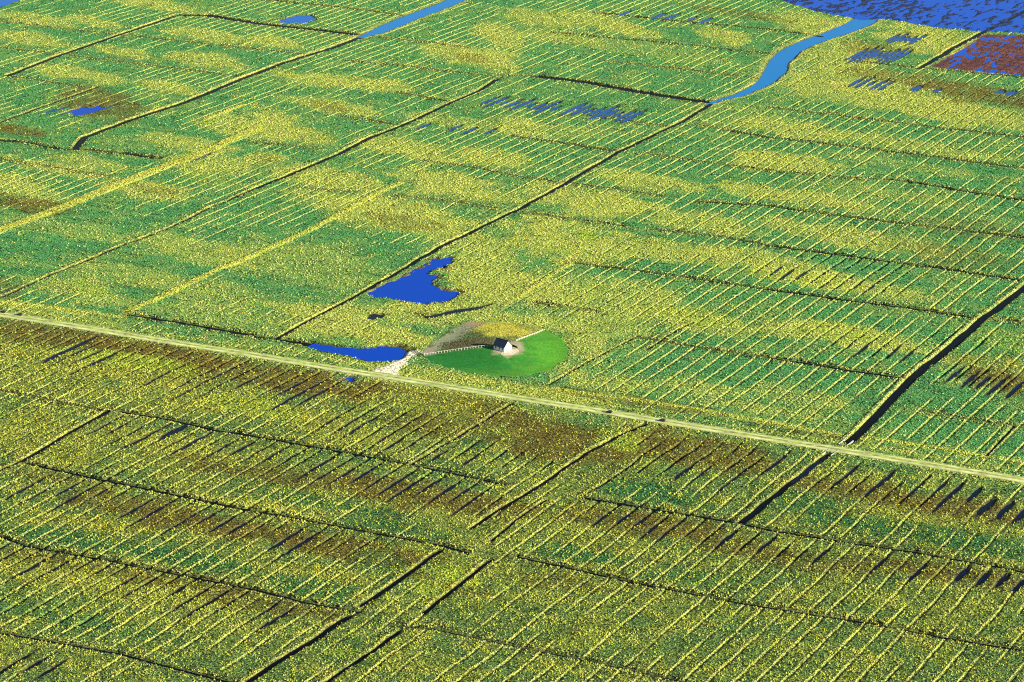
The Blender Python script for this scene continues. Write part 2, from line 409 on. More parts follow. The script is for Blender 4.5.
zz('green', .9, (290, 402, 50, 5, .5), (40, 535, 60, 9, .9), (170, 556, 90, 9, .9), (300, 583, 60, 9, .8), (120, 480, 60, 5, .5), (330, 505, 60, 7, .8), (400, 530, 60, 7, .8), (645, 492, 60, 10, 1), (580, 555, 50, 9, 1), (700, 575, 60, 7, .7),
   (800, 505, 36, 12, .9), (900, 530, 110, 9, .95), (1000, 550, 60, 9, .8), (100, 625, 90, 9, .6), (360, 455, 60, 6, .8), (440, 470, 50, 6, .7), (200, 425, 60, 5, .7), (470, 440, 22, 9, .6),
   (950, 345, 60, 10, .8), (960, 405, 80, 12, .9), (930, 430, 80, 9, .9), (690, 350, 70, 7, .9), (620, 370, 60, 9, .7), (830, 312, 70, 6, .8), (720, 292, 60, 5, .6), (850, 378, 60, 6, .5), (960, 455, 70, 4, .8),
   (310, 595, 40, 8, .6), (380, 560, 24, 10, .5), (440, 570, 20, 9, .5), (340, 650, 40, 16, .5))
zz('lime', .7, (130, 360, 70, 8), (260, 408, 60, 8, .5), (700, 315, 50, 9), (590, 235, 10, 5, .9), (560, 250, 14, 5, .7), (455, 575, 26, 9, .8), (430, 590, 20, 9, .6), (620, 440, 20, 10, .7), (1000, 340, 40, 10, .4), (210, 180, 40, 6, .4), (90, 290, 24, 6, .6), (340, 652, 16, 5, .7),
   (830, 330, 60, 8, .5), (780, 275, 60, 6, .4))
GRIP_OFF = [(110, 255, 130, 50), (290, 272, 90, 42), (420, 300, 90, 50), (490, 345, 105, 42), (580, 205, 42, 16), (545, 245, 52, 25), (720, 40, 70, 9), (935, 55, 20, 10), (455, 560, 36, 60), (590, 462, 45, 40), (20, 135, 70, 22), (130, 130, 60, 22),
            (700, 250, 30, 4), (640, 280, 1, 1), (850, 30, 40, 10), (250, 330, 170, 14), (560, 392, 70, 9), (400, 180, 60, 8), (420, 225, 60, 12), (330, 260, 60, 30), (440, 400, 50, 12), (520, 430, 60, 16), (480, 60, 40, 12), (540, 20, 30, 10)]
GRIP_FAINT = [(150, 368, 190, 34), (50, 435, 70, 28), (440, 402, 80, 22), (560, 440, 90, 24), (900, 95, 140, 22), (480, 290, 130, 40), (560, 230, 110, 30), (800, 160, 60, 8), (200, 150, 90, 20), (290, 125, 60, 14), (820, 25, 60, 12), (935, 45, 70, 20), (700, 450, 80, 20), (230, 400, 80, 12)]
GRIP_WET = [(110, 350, 130, 14), (270, 372, 110, 18), (60, 345, 70, 12), (390, 430, 60, 22), (330, 462, 110, 14), (430, 485, 80, 12), (110, 482, 80, 14), (220, 505, 60, 6), (60, 560, 70, 14), (170, 578, 80, 10), (40, 610, 60, 12), (490, 455, 40, 10), (560, 465, 40, 8), (330, 535, 70, 7),
            (650, 512, 70, 8), (740, 540, 60, 10), (880, 488, 80, 12), (780, 550, 60, 8), (850, 262, 60, 8), (830, 280, 80, 8), (880, 350, 50, 10), (970, 375, 40, 10), (960, 340, 30, 8), (640, 460, 60, 20), (740, 460, 50, 10)]
CLS = {'straw': (0.30, 0.345, 0.050), 'olive': (0.20, 0.215, 0.028), 'brown': (0.118, 0.094, 0.016), 'green': (0.060, 0.212, 0.058), 'lime': (0.24, 0.33, 0.025)}

# ------------------------------------------------------------------ the land as one function of position
def poly_sd(a, b, poly):
    """signed distance, negative inside"""
    n = len(poly); d2 = np.full(a.shape, 1e18); ins = np.zeros(a.shape, bool)
    for i in range(n):
        p = poly[i]; q = poly[(i + 1) % n]
        e = q - p; wx = a - p[0]; wy = b - p[1]
        t = np.clip((wx * e[0] + wy * e[1]) / (e @ e), 0, 1)
        d2 = np.minimum(d2, (wx - e[0] * t) ** 2 + (wy - e[1] * t) ** 2)
        c = (p[1] > b) != (q[1] > b)
        with np.errstate(divide='ignore', invalid='ignore'):
            xx = (q[0] - p[0]) * (b - p[1]) / (q[1] - p[1]) + p[0]
        ins ^= c & (a < xx)
    d = np.sqrt(d2)
    return np.where(ins, -d, d)

def line_d(a, b, p, w):
    """distance minus local half width for a curved line"""
    best = np.full(a.shape, 1e9)
    for i in range(len(p) - 1):
        e = p[i + 1] - p[i]; wx = a - p[i][0]; wy = b - p[i][1]
        t = np.clip((wx * e[0] + wy * e[1]) / (e @ e), 0, 1)
        d = np.hypot(wx - e[0] * t, wy - e[1] * t) - (w[i] + (w[i + 1] - w[i]) * t)
        best = np.minimum(best, d)
    return best

def box_mask(a, b, p, pad):
    return (a > p[:, 0].min() - pad) & (a < p[:, 0].max() + pad) & (b > p[:, 1].min() - pad) & (b < p[:, 1].max() + pad)

WATER_Z = -0.75
def grip_pos(k):
    return k * 10.0 + (hash2(np.asarray(k, float), np.zeros_like(np.asarray(k, float)), 5) - 0.5) * 2.0

_strokes()

def zone_field(px, py, zones, wob):
    m = np.zeros(px.shape)
    for (cx, cy, rx, ry) in zones:
        sel = (np.abs(px - cx) < rx * 1.5) & (np.abs(py - cy) < ry * 1.6 + rx * 0.25)
        if not sel.any(): continue
        u = px[sel] - cx; v = py[sel] - cy - 0.15 * u
        d = np.sqrt((u / rx) ** 2 + (v / ry) ** 2) + wob[sel]
        m[sel] = np.maximum(m[sel], 1 - sstep(0.85, 1.15, d))
    return m

def land(X, Y):
    a, b = to_ab(X, Y)
    px, py = proj(X, Y)
    n_big = fbm(a / 60, b / 60, 1)
    n_mid = fbm(a / 14, b / 14, 2)
    n_str = fbm(a / 3.0, b / 26, 3)
    n_a = fbm(a / 30, b / 4.0, 6)
    h = (n_big - 0.5) * 0.5 + (n_mid - 0.5) * 0.35
    # plant cover
    below = sstep(-30, 30, py - (314.5 + 0.1625 * px))
    base = np.array(CLS['green'])
    C = np.ones(X.shape + (3,)) * base
    far = sstep(250, 0, py)
    C = C * (1 - 0.85 * below[..., None]) + np.array((0.098, 0.152, 0.034)) * 0.85 * below[..., None]
    # general mottling of straw in the green
    wst = sstep(0.44, 0.64, 0.55 * n_mid + 0.25 * n_str + 0.2 * n_big) * (0.32 + 0.36 * below)
    C = C * (1 - wst[..., None]) + np.array(CLS['straw']) * (0.85 - 0.25 * below)[..., None] * wst[..., None]
    kind = np.zeros(X.shape)                # straw-ness for the tussocks
    kind = np.maximum(kind, wst * 0.5)
    brn = np.zeros(X.shape)
    n_pat = fbm(a / 7, b / 5, 14)
    wob = (fbm(a / 22, b / 22, 8) - 0.5) * 1.1 + (n_mid - 0.5) * 0.9 + (n_a - 0.5) * 0.5
    for (cx, cy, rx, ry, cls, s) in Z:
        sel = (np.abs(px - cx) < rx * 1.7) & (np.abs(py - cy) < ry * 1.7 + rx * 0.27)
        if not sel.any(): continue
        u = px[sel] - cx; v = py[sel] - cy - 0.15 * u
        d = np.sqrt((u / rx) ** 2 + (v / ry) ** 2) + wob[sel] * 0.8
        w = (1 - sstep(0.70, 1.22, d)) * s * (0.62 + 0.38 * sstep(0.35, 0.55, n_pat[sel]))
        C[sel] = C[sel] * (1 - w[:, None]) + np.array(CLS[cls]) * ((1 - 0.42 * below[sel]) if cls == 'green' else np.ones(len(w)))[:, None] * w[:, None]
        if cls in ('straw', 'olive', 'lime'):
            kind[sel] = np.maximum(kind[sel], w * (1 if cls == 'straw' else 0.7)); brn[sel] *= (1 - w)
        elif cls == 'brown':
            brn[sel] = np.maximum(brn[sel], w); kind[sel] *= (1 - 0.6 * w)
        else:
            kind[sel] *= (1 - w); brn[sel] *= (1 - w)
    C *= (0.86 + 0.28 * n_str + 0.0)[..., None]
    # roadside grass strip
    ra = np.interp(b, ROAD[:, 1][np.argsort(ROAD[:, 1])], ROAD[:, 0][np.argsort(ROAD[:, 1])])
    rd = a - ra
    w = np.exp(-((rd - 14) / 9) ** 2) * 0.5 * sstep(0.35, 0.6, n_str)
    C = C * (1 - w[..., None]) + np.array(CLS['straw']) * w[..., None]
    kind = np.maximum(kind, w)
    # field grips
    off_m = zone_field(px, py, GRIP_OFF, wob * 0.6)
    gm = (1 - off_m) * (1 - np.exp(-(rd / 9.0) ** 4))
    wet = zone_field(px, py, GRIP_WET, wob * 0.5)
    wig = (noise(a / 25, b / 300, 9) - 0.5) * 1.2 + (noise(a / 7, b / 300, 12) - 0.5) * 0.5
    gb = b + wig
    k = np.round(gb / 10.0)
    go = gb - grip_pos(k)
    pres = sstep(0.24, 0.46, 0.55 * noise(a / 34, k * 3.7 + 0.5, 21) + 0.45 * noise(a / 70, b / 90, 22) - 0.09 * sstep(260, 60, py))
    gm = gm * pres
    pres = 1 - (1 - pres) * (1 - wet * sstep(0.25, 0.5, noise(a / 30, k * 2.1 + .5, 25)))
    gm = (1 - off_m) * (1 - np.exp(-(rd / 9.0) ** 4)) * pres
    ghw = 0.75 + 0.75 * wet * noise(a / 14, k * 1.7 + .5, 26)
    gprof = np.clip(1 - np.abs(go) / (ghw * 1.25), 0, 1)
    h = h - gprof ** 0.7 * (0.5 + 0.6 * wet) * gm
    h = h + 0.10 * np.exp(-((np.abs(go) - ghw * 1.6) / 0.6) ** 2) * gm
    gvis = gm * (1 - 0.85 * wet) * (1 - 0.8 * np.clip(kind, 0, 1)) * (1 - 0.7 * brn) * (1 - 0.75 * zone_field(px, py, GRIP_FAINT, wob * 0.5))
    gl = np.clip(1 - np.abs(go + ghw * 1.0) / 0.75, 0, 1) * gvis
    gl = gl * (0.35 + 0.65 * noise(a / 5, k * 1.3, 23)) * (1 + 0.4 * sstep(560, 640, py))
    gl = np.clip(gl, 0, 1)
    C = C * (1 - gl[..., None]) + np.array((0.45, 0.45, 0.085)) * gl[..., None]  # sunlit left lip of each furrow painted in as pale straw
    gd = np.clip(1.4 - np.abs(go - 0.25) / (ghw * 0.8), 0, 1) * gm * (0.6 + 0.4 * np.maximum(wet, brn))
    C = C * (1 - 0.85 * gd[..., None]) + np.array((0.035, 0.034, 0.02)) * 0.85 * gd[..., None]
    bare = np.zeros(X.shape)                # no tussocks here
    bare = np.maximum(bare, np.where(gprof * gm > 0.25, 1, 0))
    # dykes
    for p, hw, hh in DYKES:
        bb = np.interp(a, p[:, 0], p[:, 1]); ex = np.maximum(0, np.maximum(p[0, 0] - a, a - p[-1, 0]))
        d = np.hypot(b - bb + (n_mid - .5) * 2, ex)
        w = 1 - sstep(hw * 0.5, hw * 1.3, d)
        h = h * (1 - w) + w * hh
        C = C * (1 - w[..., None]) + np.array((0.36, 0.38, 0.045)) * w[..., None]; kind = np.maximum(kind, w)
    for p, hw, hh in DYKES_B:
        aa = np.interp(b, p[:, 1], p[:, 0]); ex = np.maximum(0, np.maximum(p[0, 1] - b, b - p[-1, 1]))
        d = np.hypot(a - aa + (n_mid - .5) * 3, ex)
        w = (1 - sstep(hw * 0.5, hw * 1.4, d)) * 0.85
        h = h * (1 - w) + w * hh
        C = C * (1 - w[..., None]) + np.array((0.36, 0.38, 0.045)) * w[..., None]; kind = np.maximum(kind, w)
    # drains
    MUD = np.array((0.030, 0.028, 0.016)); BANK = np.array((0.42, 0.40, 0.085))
    for p, hw, dep in B_POLY:
        sel = box_mask(a, b, p, 14)
        if not sel.any(): continue
        A_, B_ = a[sel], b[sel]
        aa = np.interp(B_, p[:, 1], p[:, 0]); ex = np.maximum(0, np.maximum(p[0, 1] - B_, B_ - p[-1, 1]))
        d = np.hypot(A_ - aa + (noise(B_ / 5, B_ * 0 + dep * 7, 33) - .5) * 1.5 + (noise(B_ / 1.7, B_ * 0 + dep * 9, 34) - .5) * 0.9, ex)
        t = np.clip(1 - d / (hw * (0.75 + 0.5 * noise(B_ / 11, B_ * 0 + dep * 3, 35) - 0.45 * below[sel] * noise(B_ / 4, B_ * 0 + dep * 5, 36))), 0, 1)
        hs = h[sel]; hs = np.where(t > 0, np.minimum(hs, -dep * t ** 0.8), hs)
        wb = np.exp(-((d - hw - 1.4) / 1.6) ** 2) * (0.35 + 0.5 * n_str[sel])
        hs = hs + 0.15 * wb * (t <= 0)
        h[sel] = hs
        c = C[sel]
        wv = np.clip((1 - d / (hw + 4)), 0, 1) * 0.45
        c = c * (1 - wv[:, None]) + np.array((0.055, 0.085, 0.03)) * wv[:, None]
        ww = wb * 0.35
        c = c * (1 - ww[:, None]) + np.array((0.30, 0.28, 0.07)) * ww[:, None]
        wm = sstep(0, 0.45, t) * min(1.0, dep / 1.2)
        C[sel] = c * (1 - wm[:, None]) + MUD * wm[:, None]
        br = bare[sel]; bare[sel] = np.where(d < hw * 0.8, 1, br)
    for p, hw, dep, bank in A_POLY:
        sel = box_mask(a, b, p, 14)
        if not sel.any(): continue
        A_, B_ = a[sel], b[sel]
        bb = np.interp(A_, p[:, 0], p[:, 1]) + (noise(A_ / 16, A_ * 0, 31) - 0.5) * 1.6
        ex = np.maximum(0, np.maximum(p[0, 0] - A_, A_ - p[-1, 0]))
        sd = B_ - bb
        d = np.hypot(sd, ex)
        t = np.clip(1 - d / hw, 0, 1)
        hs = h[sel]
        lb = np.exp(-((sd + hw + 0.9) / 1.5) ** 2) * np.exp(-(ex / 2) ** 2)
        hs = hs * (1 - np.clip(1 - d / (hw + 4), 0, 1)) + lb * bank * 0.45
        hs = np.where(t > 0, -dep * np.minimum(1, t * 1.7) ** 0.9, hs)
        h[sel] = hs
        c = C[sel]
        wl = np.clip(np.exp(-((sd + hw * 1.0 + 0.3) / (0.55 + hw * 0.12)) ** 2) * np.exp(-(ex / 2) ** 2) * 1.1, 0, 1) * (0.1 + 0.9 * noise(A_ / 4, B_ / 2, 37)) * (1.0 if hw > 3 else 0.7)
        c = c * (1 - wl[:, None]) + BANK * wl[:, None]  # left bank coloured pale straw to stand for sunlight on it
        wm = sstep(-0.95 * hw, -0.7 * hw, sd) * (d < hw * 1.05)
        C[sel] = c * (1 - wm[:, None]) + MUD * wm[:, None]
        bare[sel] = np.where(d < hw * 0.9, 1, bare[sel])
    # open water
    for nm, (p, w) in CREEKS.items():
        sel = box_mask(a, b, p, 26)
        if not sel.any(): continue
        d = line_d(a[sel], b[sel], p, w) + (n_mid[sel] - 0.5) * 2.0
        t = sstep(2.2, -2.0, d)
        h[sel] = h[sel] * (1 - t) - 1.9 * t
        wm = sstep(2.5, 0.0, d); c = C[sel]
        wl = np.exp(-((d - 4) / 2.5) ** 2) * 0.6 * (nm.startswith('creek'))
        c = c * (1 - wl[:, None]) + BANK * wl[:, None]
        C[sel] = c * (1 - wm[:, None]) + MUD * 1.3 * wm[:, None]
        bare[sel] = np.where(d < 1.2, 1, bare[sel])
    for nm, p in PONDS.items():
        sel = box_mask(a, b, p, 20)
        if not sel.any(): continue
        d = poly_sd(a[sel], b[sel], p) + (fbm(a[sel] / 6, b[sel] / 3.5, 41) - 0.5) * (11.0 if nm == 'pond_main' else 5.0)
        t = sstep(1.6, -1.6, d)
        h[sel] = h[sel] * (1 - t) - 1.5 * t
        wm = sstep(3.0, 0.0, d); c = C[sel]
        C[sel] = c * (1 - wm[:, None]) + np.array((0.11, 0.085, 0.04)) * wm[:, None]
        bare[sel] = np.where(d < 0.8, 1, bare[sel])
    for c0, hl, hw in SLIVERS:
        sel = (np.abs(a - c0[0]) < hl + 8) & (np.abs(b - c0[1]) < hw + 6)
        if not sel.any(): continue
        u = (a[sel] - c0[0]) / hl; v = (b[sel] + wig[sel] - c0[1]) / hw
        d = (np.sqrt(u ** 2 + np.abs(v) ** 2.6) - 1) * hw + (fbm(a[sel] / 4, b[sel] / 2, 43) - 0.5) * 1.6
        t = sstep(0.7, -0.7, d)
        h[sel] = h[sel] * (1 - t) - 1.15 * t
        wm = sstep(1.2, 0.0, d); c = C[sel]
        C[sel] = c * (1 - wm[:, None]) + MUD * 1.3 * wm[:, None]
        bare[sel] = np.where(d < 0.5, 1, bare[sel])
    for nm, p in FLATS.items():
        sel = box_mask(a, b, p, 20)
        if not sel.any(): continue
        d = poly_sd(a[sel], b[sel], p) + (n_mid[sel] - 0.5) * 6
        t = sstep(2.0, -2.0, d)
        rip = fbm(a[sel] / 9, b[sel] / 3.2, 51, 3)
        if nm == 'wet_flat':
            lvl = WATER_Z + 0.015 + (rip - 0.48) * 0.9 - 0.09 * sstep(0.4, 0.6, n_big[sel])
            cc = np.array((0.022, 0.035, 0.090))
        else:
            lvl = WATER_Z + 0.02 + (rip - 0.46) * 0.8 + sstep(-6, -26, d) * 0.10
            cc = np.array((0.105, 0.042, 0.036)) * (0.6 + 0.8 * n_a[sel])[:, None]
        h[sel] = h[sel] * (1 - t) + lvl * t
        C[sel] = C[sel] * (1 - t[:, None]) + cc * (0.5 + 1.0 * n_str[sel])[:, None] * t[:, None]
        bare[sel] = np.maximum(bare[sel], t > 0.4)
    # mound footprint, sandy access, road embankment
    sel = box_mask(a, b, MOUND_OUT, 14)
    if sel.any():
        d = poly_sd(a[sel], b[sel], MOUND_OUT)
        t = sstep(1.0, -3.0, d)
        h[sel] = h[sel] * (1 - t) - 0.5 * t
        bare[sel] = np.where(d < 0.5, 1, bare[sel])
    pw = np.array([9.0, 3.0, 1.5, 3.0])
    sel = box_mask(a, b, PATH, 14)
    if sel.any():
        d = line_d(a[sel], b[sel], PATH, pw) + (n_mid[sel] - 0.5) * 5
        t = sstep(4.0, -1.5, d)
        h[sel] = h[sel] * (1 - t) + 0.25 * t
        SAND = np.array((0.66, 0.59, 0.40)); ts = sstep(2.5, -1.5, d)
        C[sel] = C[sel] * (1 - ts[:, None]) + SAND * (0.75 + 0.5 * n_str[sel])[:, None] * ts[:, None]
        bare[sel] = np.maximum(bare[sel], ts > 0.35)
    t = sstep(8.5, 5.3, np.abs(rd))
    h = h * (1 - t) + 0.35 * t
    tv = sstep(6.8, 4.6, np.abs(rd) + (n_mid - 0.5) * 2.5)
    C = C * (1 - tv[..., None]) + np.array((0.30, 0.34, 0.10)) * (0.75 + 0.5 * n_str)[..., None] * tv[..., None]
    bare = np.maximum(bare, np.abs(rd) < 4.6)
    return h, np.clip(C, 0.004, 0.9), kind, brn, bare, gvis, wet

# ------------------------------------------------------------------ ground sheet: fine in the view, coarse beyond
def material_land(name, bump=0.95, grain=0.62, rough=0.95):
    m, nt, b = new_mat(name)
    L = nt.links.new
    at = nt.nodes.new('ShaderNodeAttribute'); at.attribute_name = 'col'
    tc = nt.nodes.new('ShaderNodeTexCoord')
    n1 = nt.nodes.new('ShaderNodeTexNoise'); n1.inputs['Scale'].default_value = 0.75; n1.inputs['Detail'].default_value = 3; n1.inputs['Roughness'].default_value = 0.6
    L(tc.outputs['Object'], n1.inputs['Vector'])
    mr = nt.nodes.new('ShaderNodeMapRange')
    mr.inputs['From Min'].default_value = 0.40; mr.inputs['From Max'].default_value = 0.60
    mr.inputs['To Min'].default_value = 1 - grain; mr.inputs['To Max'].default_value = 1 + grain
    L(n1.outputs['Fac'], mr.inputs['Value'])
    sc = nt.nodes.new('ShaderNodeVectorMath'); sc.operation = 'SCALE'
    L(at.outputs['Color'], sc.inputs[0]); L(mr.outputs['Result'], sc.inputs['Scale'])
    n2 = nt.nodes.new('ShaderNodeTexNoise'); n2.inputs['Scale'].default_value = 0.25; n2.inputs['Detail'].default_value = 4
    L(tc.outputs['Object'], n2.inputs['Vector'])
    hs = nt.nodes.new('ShaderNodeHueSaturation')
    m2 = nt.nodes.new('ShaderNodeMapRange')
    m2.inputs['From Min'].default_value = 0.3; m2.inputs['From Max'].default_value = 0.7
    m2.inputs['To Min'].default_value = 0.485; m2.inputs['To Max'].default_value = 0.515
    L(n2.outputs['Fac'], m2.inputs['Value']); L(m2.outputs['Result'], hs.inputs['Hue'])
    L(sc.outputs['Vector'], hs.inputs['Color']); L(hs.outputs['Color'], b.inputs['Base Color'])
    bp = nt.nodes.new('ShaderNodeBump'); bp.inputs['Strength'].default_value = bump; bp.inputs['Distance'].default_value = 1.1
    L(n1.outputs['Fac'], bp.inputs['Height']); L(bp.outputs['Normal'], b.inputs['Normal'])
    b.inputs['Roughness'].default_value = rough
    b.inputs['Specular IOR Level'].default_value = 0.1
    return m

M_LAND = material_land('marsh_ground')
DB, DA, NB, NA = 0.8, 4.0, 100, 20
BLB, BLA = DB * NB, DA * NA
PAD = 70
cx, cy = unproj(np.array([-PAD, 1024 + PAD, 1024 + PAD, -PAD]), np.array([-26, -26, 682 + 40, 682 + 40]))
fa, fb = to_ab(cx, cy)
a0 = math.floor(fa.min() / BLA) * BLA; b0 = math.floor(fb.min() / BLB) * BLB
nbA = int(math.ceil((fa.max() - a0) / BLA)); nbB = int(math.ceil((fb.max() - b0) / BLB))
rows = nbA * NA + 1; cols = nbB * NB + 1
ga = a0 + np.arange(rows)[:, None] * DA + np.zeros((1, cols))
gbb = b0 + np.arange(cols)[None, :] * DB + np.zeros((rows, 1))
inside_blk = np.zeros((nbA, nbB), bool)
for i in range(nbA):
    for j in range(nbB):
        s = np.linspace(0, 1, 9)
        A_, B_ = np.meshgrid(a0 + (i + s) * BLA, b0 + (j + s) * BLB)
        x_, y_ = from_ab(A_, B_)
        u_, v_ = proj(x_, y_)
        inside_blk[i, j] = ((u_ > -PAD) & (u_ < 1024 + PAD) & (v_ > -26) & (v_ < 722)).any()
# rows of vertices are pulled onto the cross drains
jb = b0 + np.arange(cols) * DB
for p, hw, dep in B_POLY:
    js = np.where((jb >= p[0, 1]) & (jb <= p[-1, 1]))[0]
    ad = np.interp(jb[js], p[:, 1], p[:, 0])
    ii = np.round((ad - a0) / DA).astype(int)
    ok = (ii > 2) & (ii < rows - 3); js, ad, ii = js[ok], ad[ok], ii[ok]
    ga[ii, js] = ad
    e = max(1.3, min(hw, 2.6))
    ga[ii - 1, js] = ad - e; ga[ii + 1, js] = ad + e
cellmask = np.repeat(np.repeat(inside_blk, NA, 0), NB, 1)
vm = np.zeros((rows, cols), bool)
vm[:-1, :-1] |= cellmask; vm[1:, :-1] |= cellmask; vm[:-1, 1:] |= cellmask; vm[1:, 1:] |= cellmask
idx = np.full((rows, cols), -1, np.int64); idx[vm] = np.arange(vm.sum())
gx, gy = from_ab(ga[vm], gbb[vm])
h, C, kind, brn, bare, _, _ = land(gx, gy)
V = np.stack([gx, gy, h], 1)
ci, cj = np.where(cellmask)
Fq = np.stack([idx[ci, cj], idx[ci, cj + 1], idx[ci + 1, cj + 1], idx[ci + 1, cj]], 1)
Fq = Fq[:, ::-1]
# coarse remainder
ext = 30
sa_, sb_ = np.meshgrid(np.arange(-ext, nbA + ext), np.arange(-ext, nbB + ext), indexing='ij')
out = np.ones(sa_.shape, bool)
out[ext:ext + nbA, ext:ext + nbB] = ~inside_blk
oi, oj = sa_[out], sb_[out]
q = []
for da, db in ((0, 0), (0, 1), (1, 1), (1, 0)):
    x_, y_ = from_ab(a0 + (oi + da) * BLA, b0 + (oj + db) * BLB); q.append(np.stack([x_, y_, np.zeros(len(x_))], 1))
Vq = np.stack(q, 1).reshape(-1, 3)
Fo = (len(V) + np.arange(len(Vq)).reshape(-1, 4))[:, ::-1]
Cq = np.tile(np.array((0.11, 0.17, 0.05)), (len(Vq), 1))
ground = mesh_np('ground', np.vstack([V, Vq]), np.vstack([Fq, Fo]), M_LAND, col=np.vstack([C, Cq]), smooth=True)
tag(ground, 'salt marsh ground of green and straw beds cut by drainage furrows', kind='structure')
print('ground quads', len(Fq), len(Fo))

# ------------------------------------------------------------------ water
def water_mat(name, col, rough=0.08, ripple=0.05, scale=0.8, ior=1.33, spec=0.3):
    m, nt, b = new_mat(name)
    tc = nt.nodes.new('ShaderNodeTexCoord')
    n = nt.nodes.new('ShaderNodeTexNoise'); n.inputs['Scale'].default_value = scale; n.inputs['Detail'].default_value = 3
    nt.links.new(tc.outputs['Object'], n.inputs['Vector'])
    bp = nt.nodes.new('ShaderNodeBump'); bp.inputs['Strength'].default_value = ripple; bp.inputs['Distance'].default_value = 0.2
    nt.links.new(n.outputs['Fac'], bp.inputs['Height']); nt.links.new(bp.outputs['Normal'], b.inputs['Normal'])
    b.inputs['Base Color'].default_value = (*col, 1)
    b.inputs['Roughness'].default_value = rough
    b.inputs['IOR'].default_value = ior
    b.inputs['Specular IOR Level'].default_value = spec
    return m
M_POND = water_mat('pond_water', (0.000, 0.042, 0.36), 0.1, 0.05, 0.8, 1.33, 0.06)  # deep blue of the reflected sky painted in as base colour
M_CREEK = water_mat('creek_water', (0.000, 0.15, 0.42), 0.1, 0.05, 0.8, 1.33, 0.08)  # sky reflection put into the base colour, more cyan for the creeks
M_DITCH = water_mat('ditch_water', (0.002, 0.003, 0.004), 0.3, 0.03, 0.8, 1.33, 0.04)
M_PEAT = water_mat('peaty_bed_water', (0.002, 0.005, 0.012), 0.12, 0.05, 0.8, 1.33, 0.12)
M_FLAT = water_mat('flat_water', (0.000, 0.062, 0.42), 0.2, 0.3, 0.35, 1.33, 0.04)  # blue sky reflection carried by the base colour, hardly by gloss

def sheet(name, poly_ab_pts, z, mat, label):
    x, y = from_ab(poly_ab_pts[:, 0], poly_ab_pts[:, 1])
    m = MB(); m.poly([(x[i], y[i], z) for i in range(len(x))])
    o = m.build(name, mat); tag(o, label, kind='structure'); return o
def ribbon(name, p, w, z, mat, label):
    """ribbon along ab polyline"""
    p = np.asarray(p); w = np.broadcast_to(np.asarray(w, float), (len(p),))
    d = np.gradient(p, axis=0); d /= np.linalg.norm(d, axis=1)[:, None]
    n = np.stack([-d[:, 1], d[:, 0]], 1)
    l = p + n * w[:, None]; r = p - n * w[:, None]
    P = np.vstack([l, r]); x, y = from_ab(P[:, 0], P[:, 1]); k = len(p)
    Fr = np.array([(i, i + 1, k + i + 1, k + i) for i in range(k - 1)])
    o = mesh_np(name, np.stack([x, y, np.full(2 * k, z)], 1), Fr, mat)
    me = o.data
    if me.polygons[0].normal.z < 0: me.flip_normals()
    if label: tag(o, label, kind='structure')
    return o
def hullbox(p, pad):
    lo = p.min(0) - pad; hi = p.max(0) + pad
    return np.array([(lo[0], lo[1]), (hi[0], lo[1]), (hi[0], hi[1]), (lo[0], hi[1])])
wz = WATER_Z
def nz():
    global wz
    wz += 0.003
    return wz
PL = {'pond_main': 'large deep blue pond with ragged shore above the grass mound',
      'pond_track': 'tiny blue puddle just below the road by the sandy access',
      'pond_northwest': 'light blue oval pond beside the dark drain at the top left',
      'pond_west': 'small blue pool in the brown patch at the left',
      'pond_corner': 'bright blue water cut off by the top left corner',
      'pond_east': 'shallow blue pool in the yellow field near the creek bend',
      'pond_field': 'long thin dark blue pool in the brown field under the road at left'}
M_PONDPALE = water_mat('pale_pond_water', (0.000, 0.09, 0.38), 0.12, 0.05, 0.8, 1.33, 0.08)  # paler sky reflection, also painted into the base colour
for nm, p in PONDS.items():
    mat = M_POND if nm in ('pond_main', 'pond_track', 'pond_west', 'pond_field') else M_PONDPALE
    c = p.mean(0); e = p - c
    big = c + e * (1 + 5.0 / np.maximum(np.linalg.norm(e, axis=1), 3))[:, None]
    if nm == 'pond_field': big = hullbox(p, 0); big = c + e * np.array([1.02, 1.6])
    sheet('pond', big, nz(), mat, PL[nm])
CL = {'creek_east': ('creek', 'winding blue creek running from the wet flats down to the drain', M_CREEK),
      'creek_west': ('creek', 'straight bright cyan creek leaving the top edge left of centre', M_CREEK),
      'roadside_pool': ('pool', 'narrow blue pool widening beside the sandy access', M_POND),
      'marsh_channel': ('channel', 'short dark blue channel between the large pond and the mound', M_PEAT)}
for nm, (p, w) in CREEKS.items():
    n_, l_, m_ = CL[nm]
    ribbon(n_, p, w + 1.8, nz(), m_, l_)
zf = nz()
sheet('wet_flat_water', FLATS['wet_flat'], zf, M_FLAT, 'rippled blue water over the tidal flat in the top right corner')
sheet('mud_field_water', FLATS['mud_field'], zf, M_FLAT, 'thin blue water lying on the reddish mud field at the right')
zs = nz()
def sl_lab(): return 'sliver of blue water lying in a flooded bed between ridges'
SV = []; SF = []
M_SLIVER = water_mat('bed_water', (0.004, 0.060, 0.24), 0.12, 0.05, 0.8, 1.33, 0.1)  # blue base colour stands in for sky mirrored in the beds
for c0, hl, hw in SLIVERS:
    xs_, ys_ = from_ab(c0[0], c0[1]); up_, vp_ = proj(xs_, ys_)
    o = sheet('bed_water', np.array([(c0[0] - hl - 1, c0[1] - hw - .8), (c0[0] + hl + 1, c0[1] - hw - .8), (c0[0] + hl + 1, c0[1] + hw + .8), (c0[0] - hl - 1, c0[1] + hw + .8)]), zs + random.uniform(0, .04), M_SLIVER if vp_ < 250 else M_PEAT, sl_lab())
    o['group'] = 'flooded beds'
za, zb = nz(), nz()
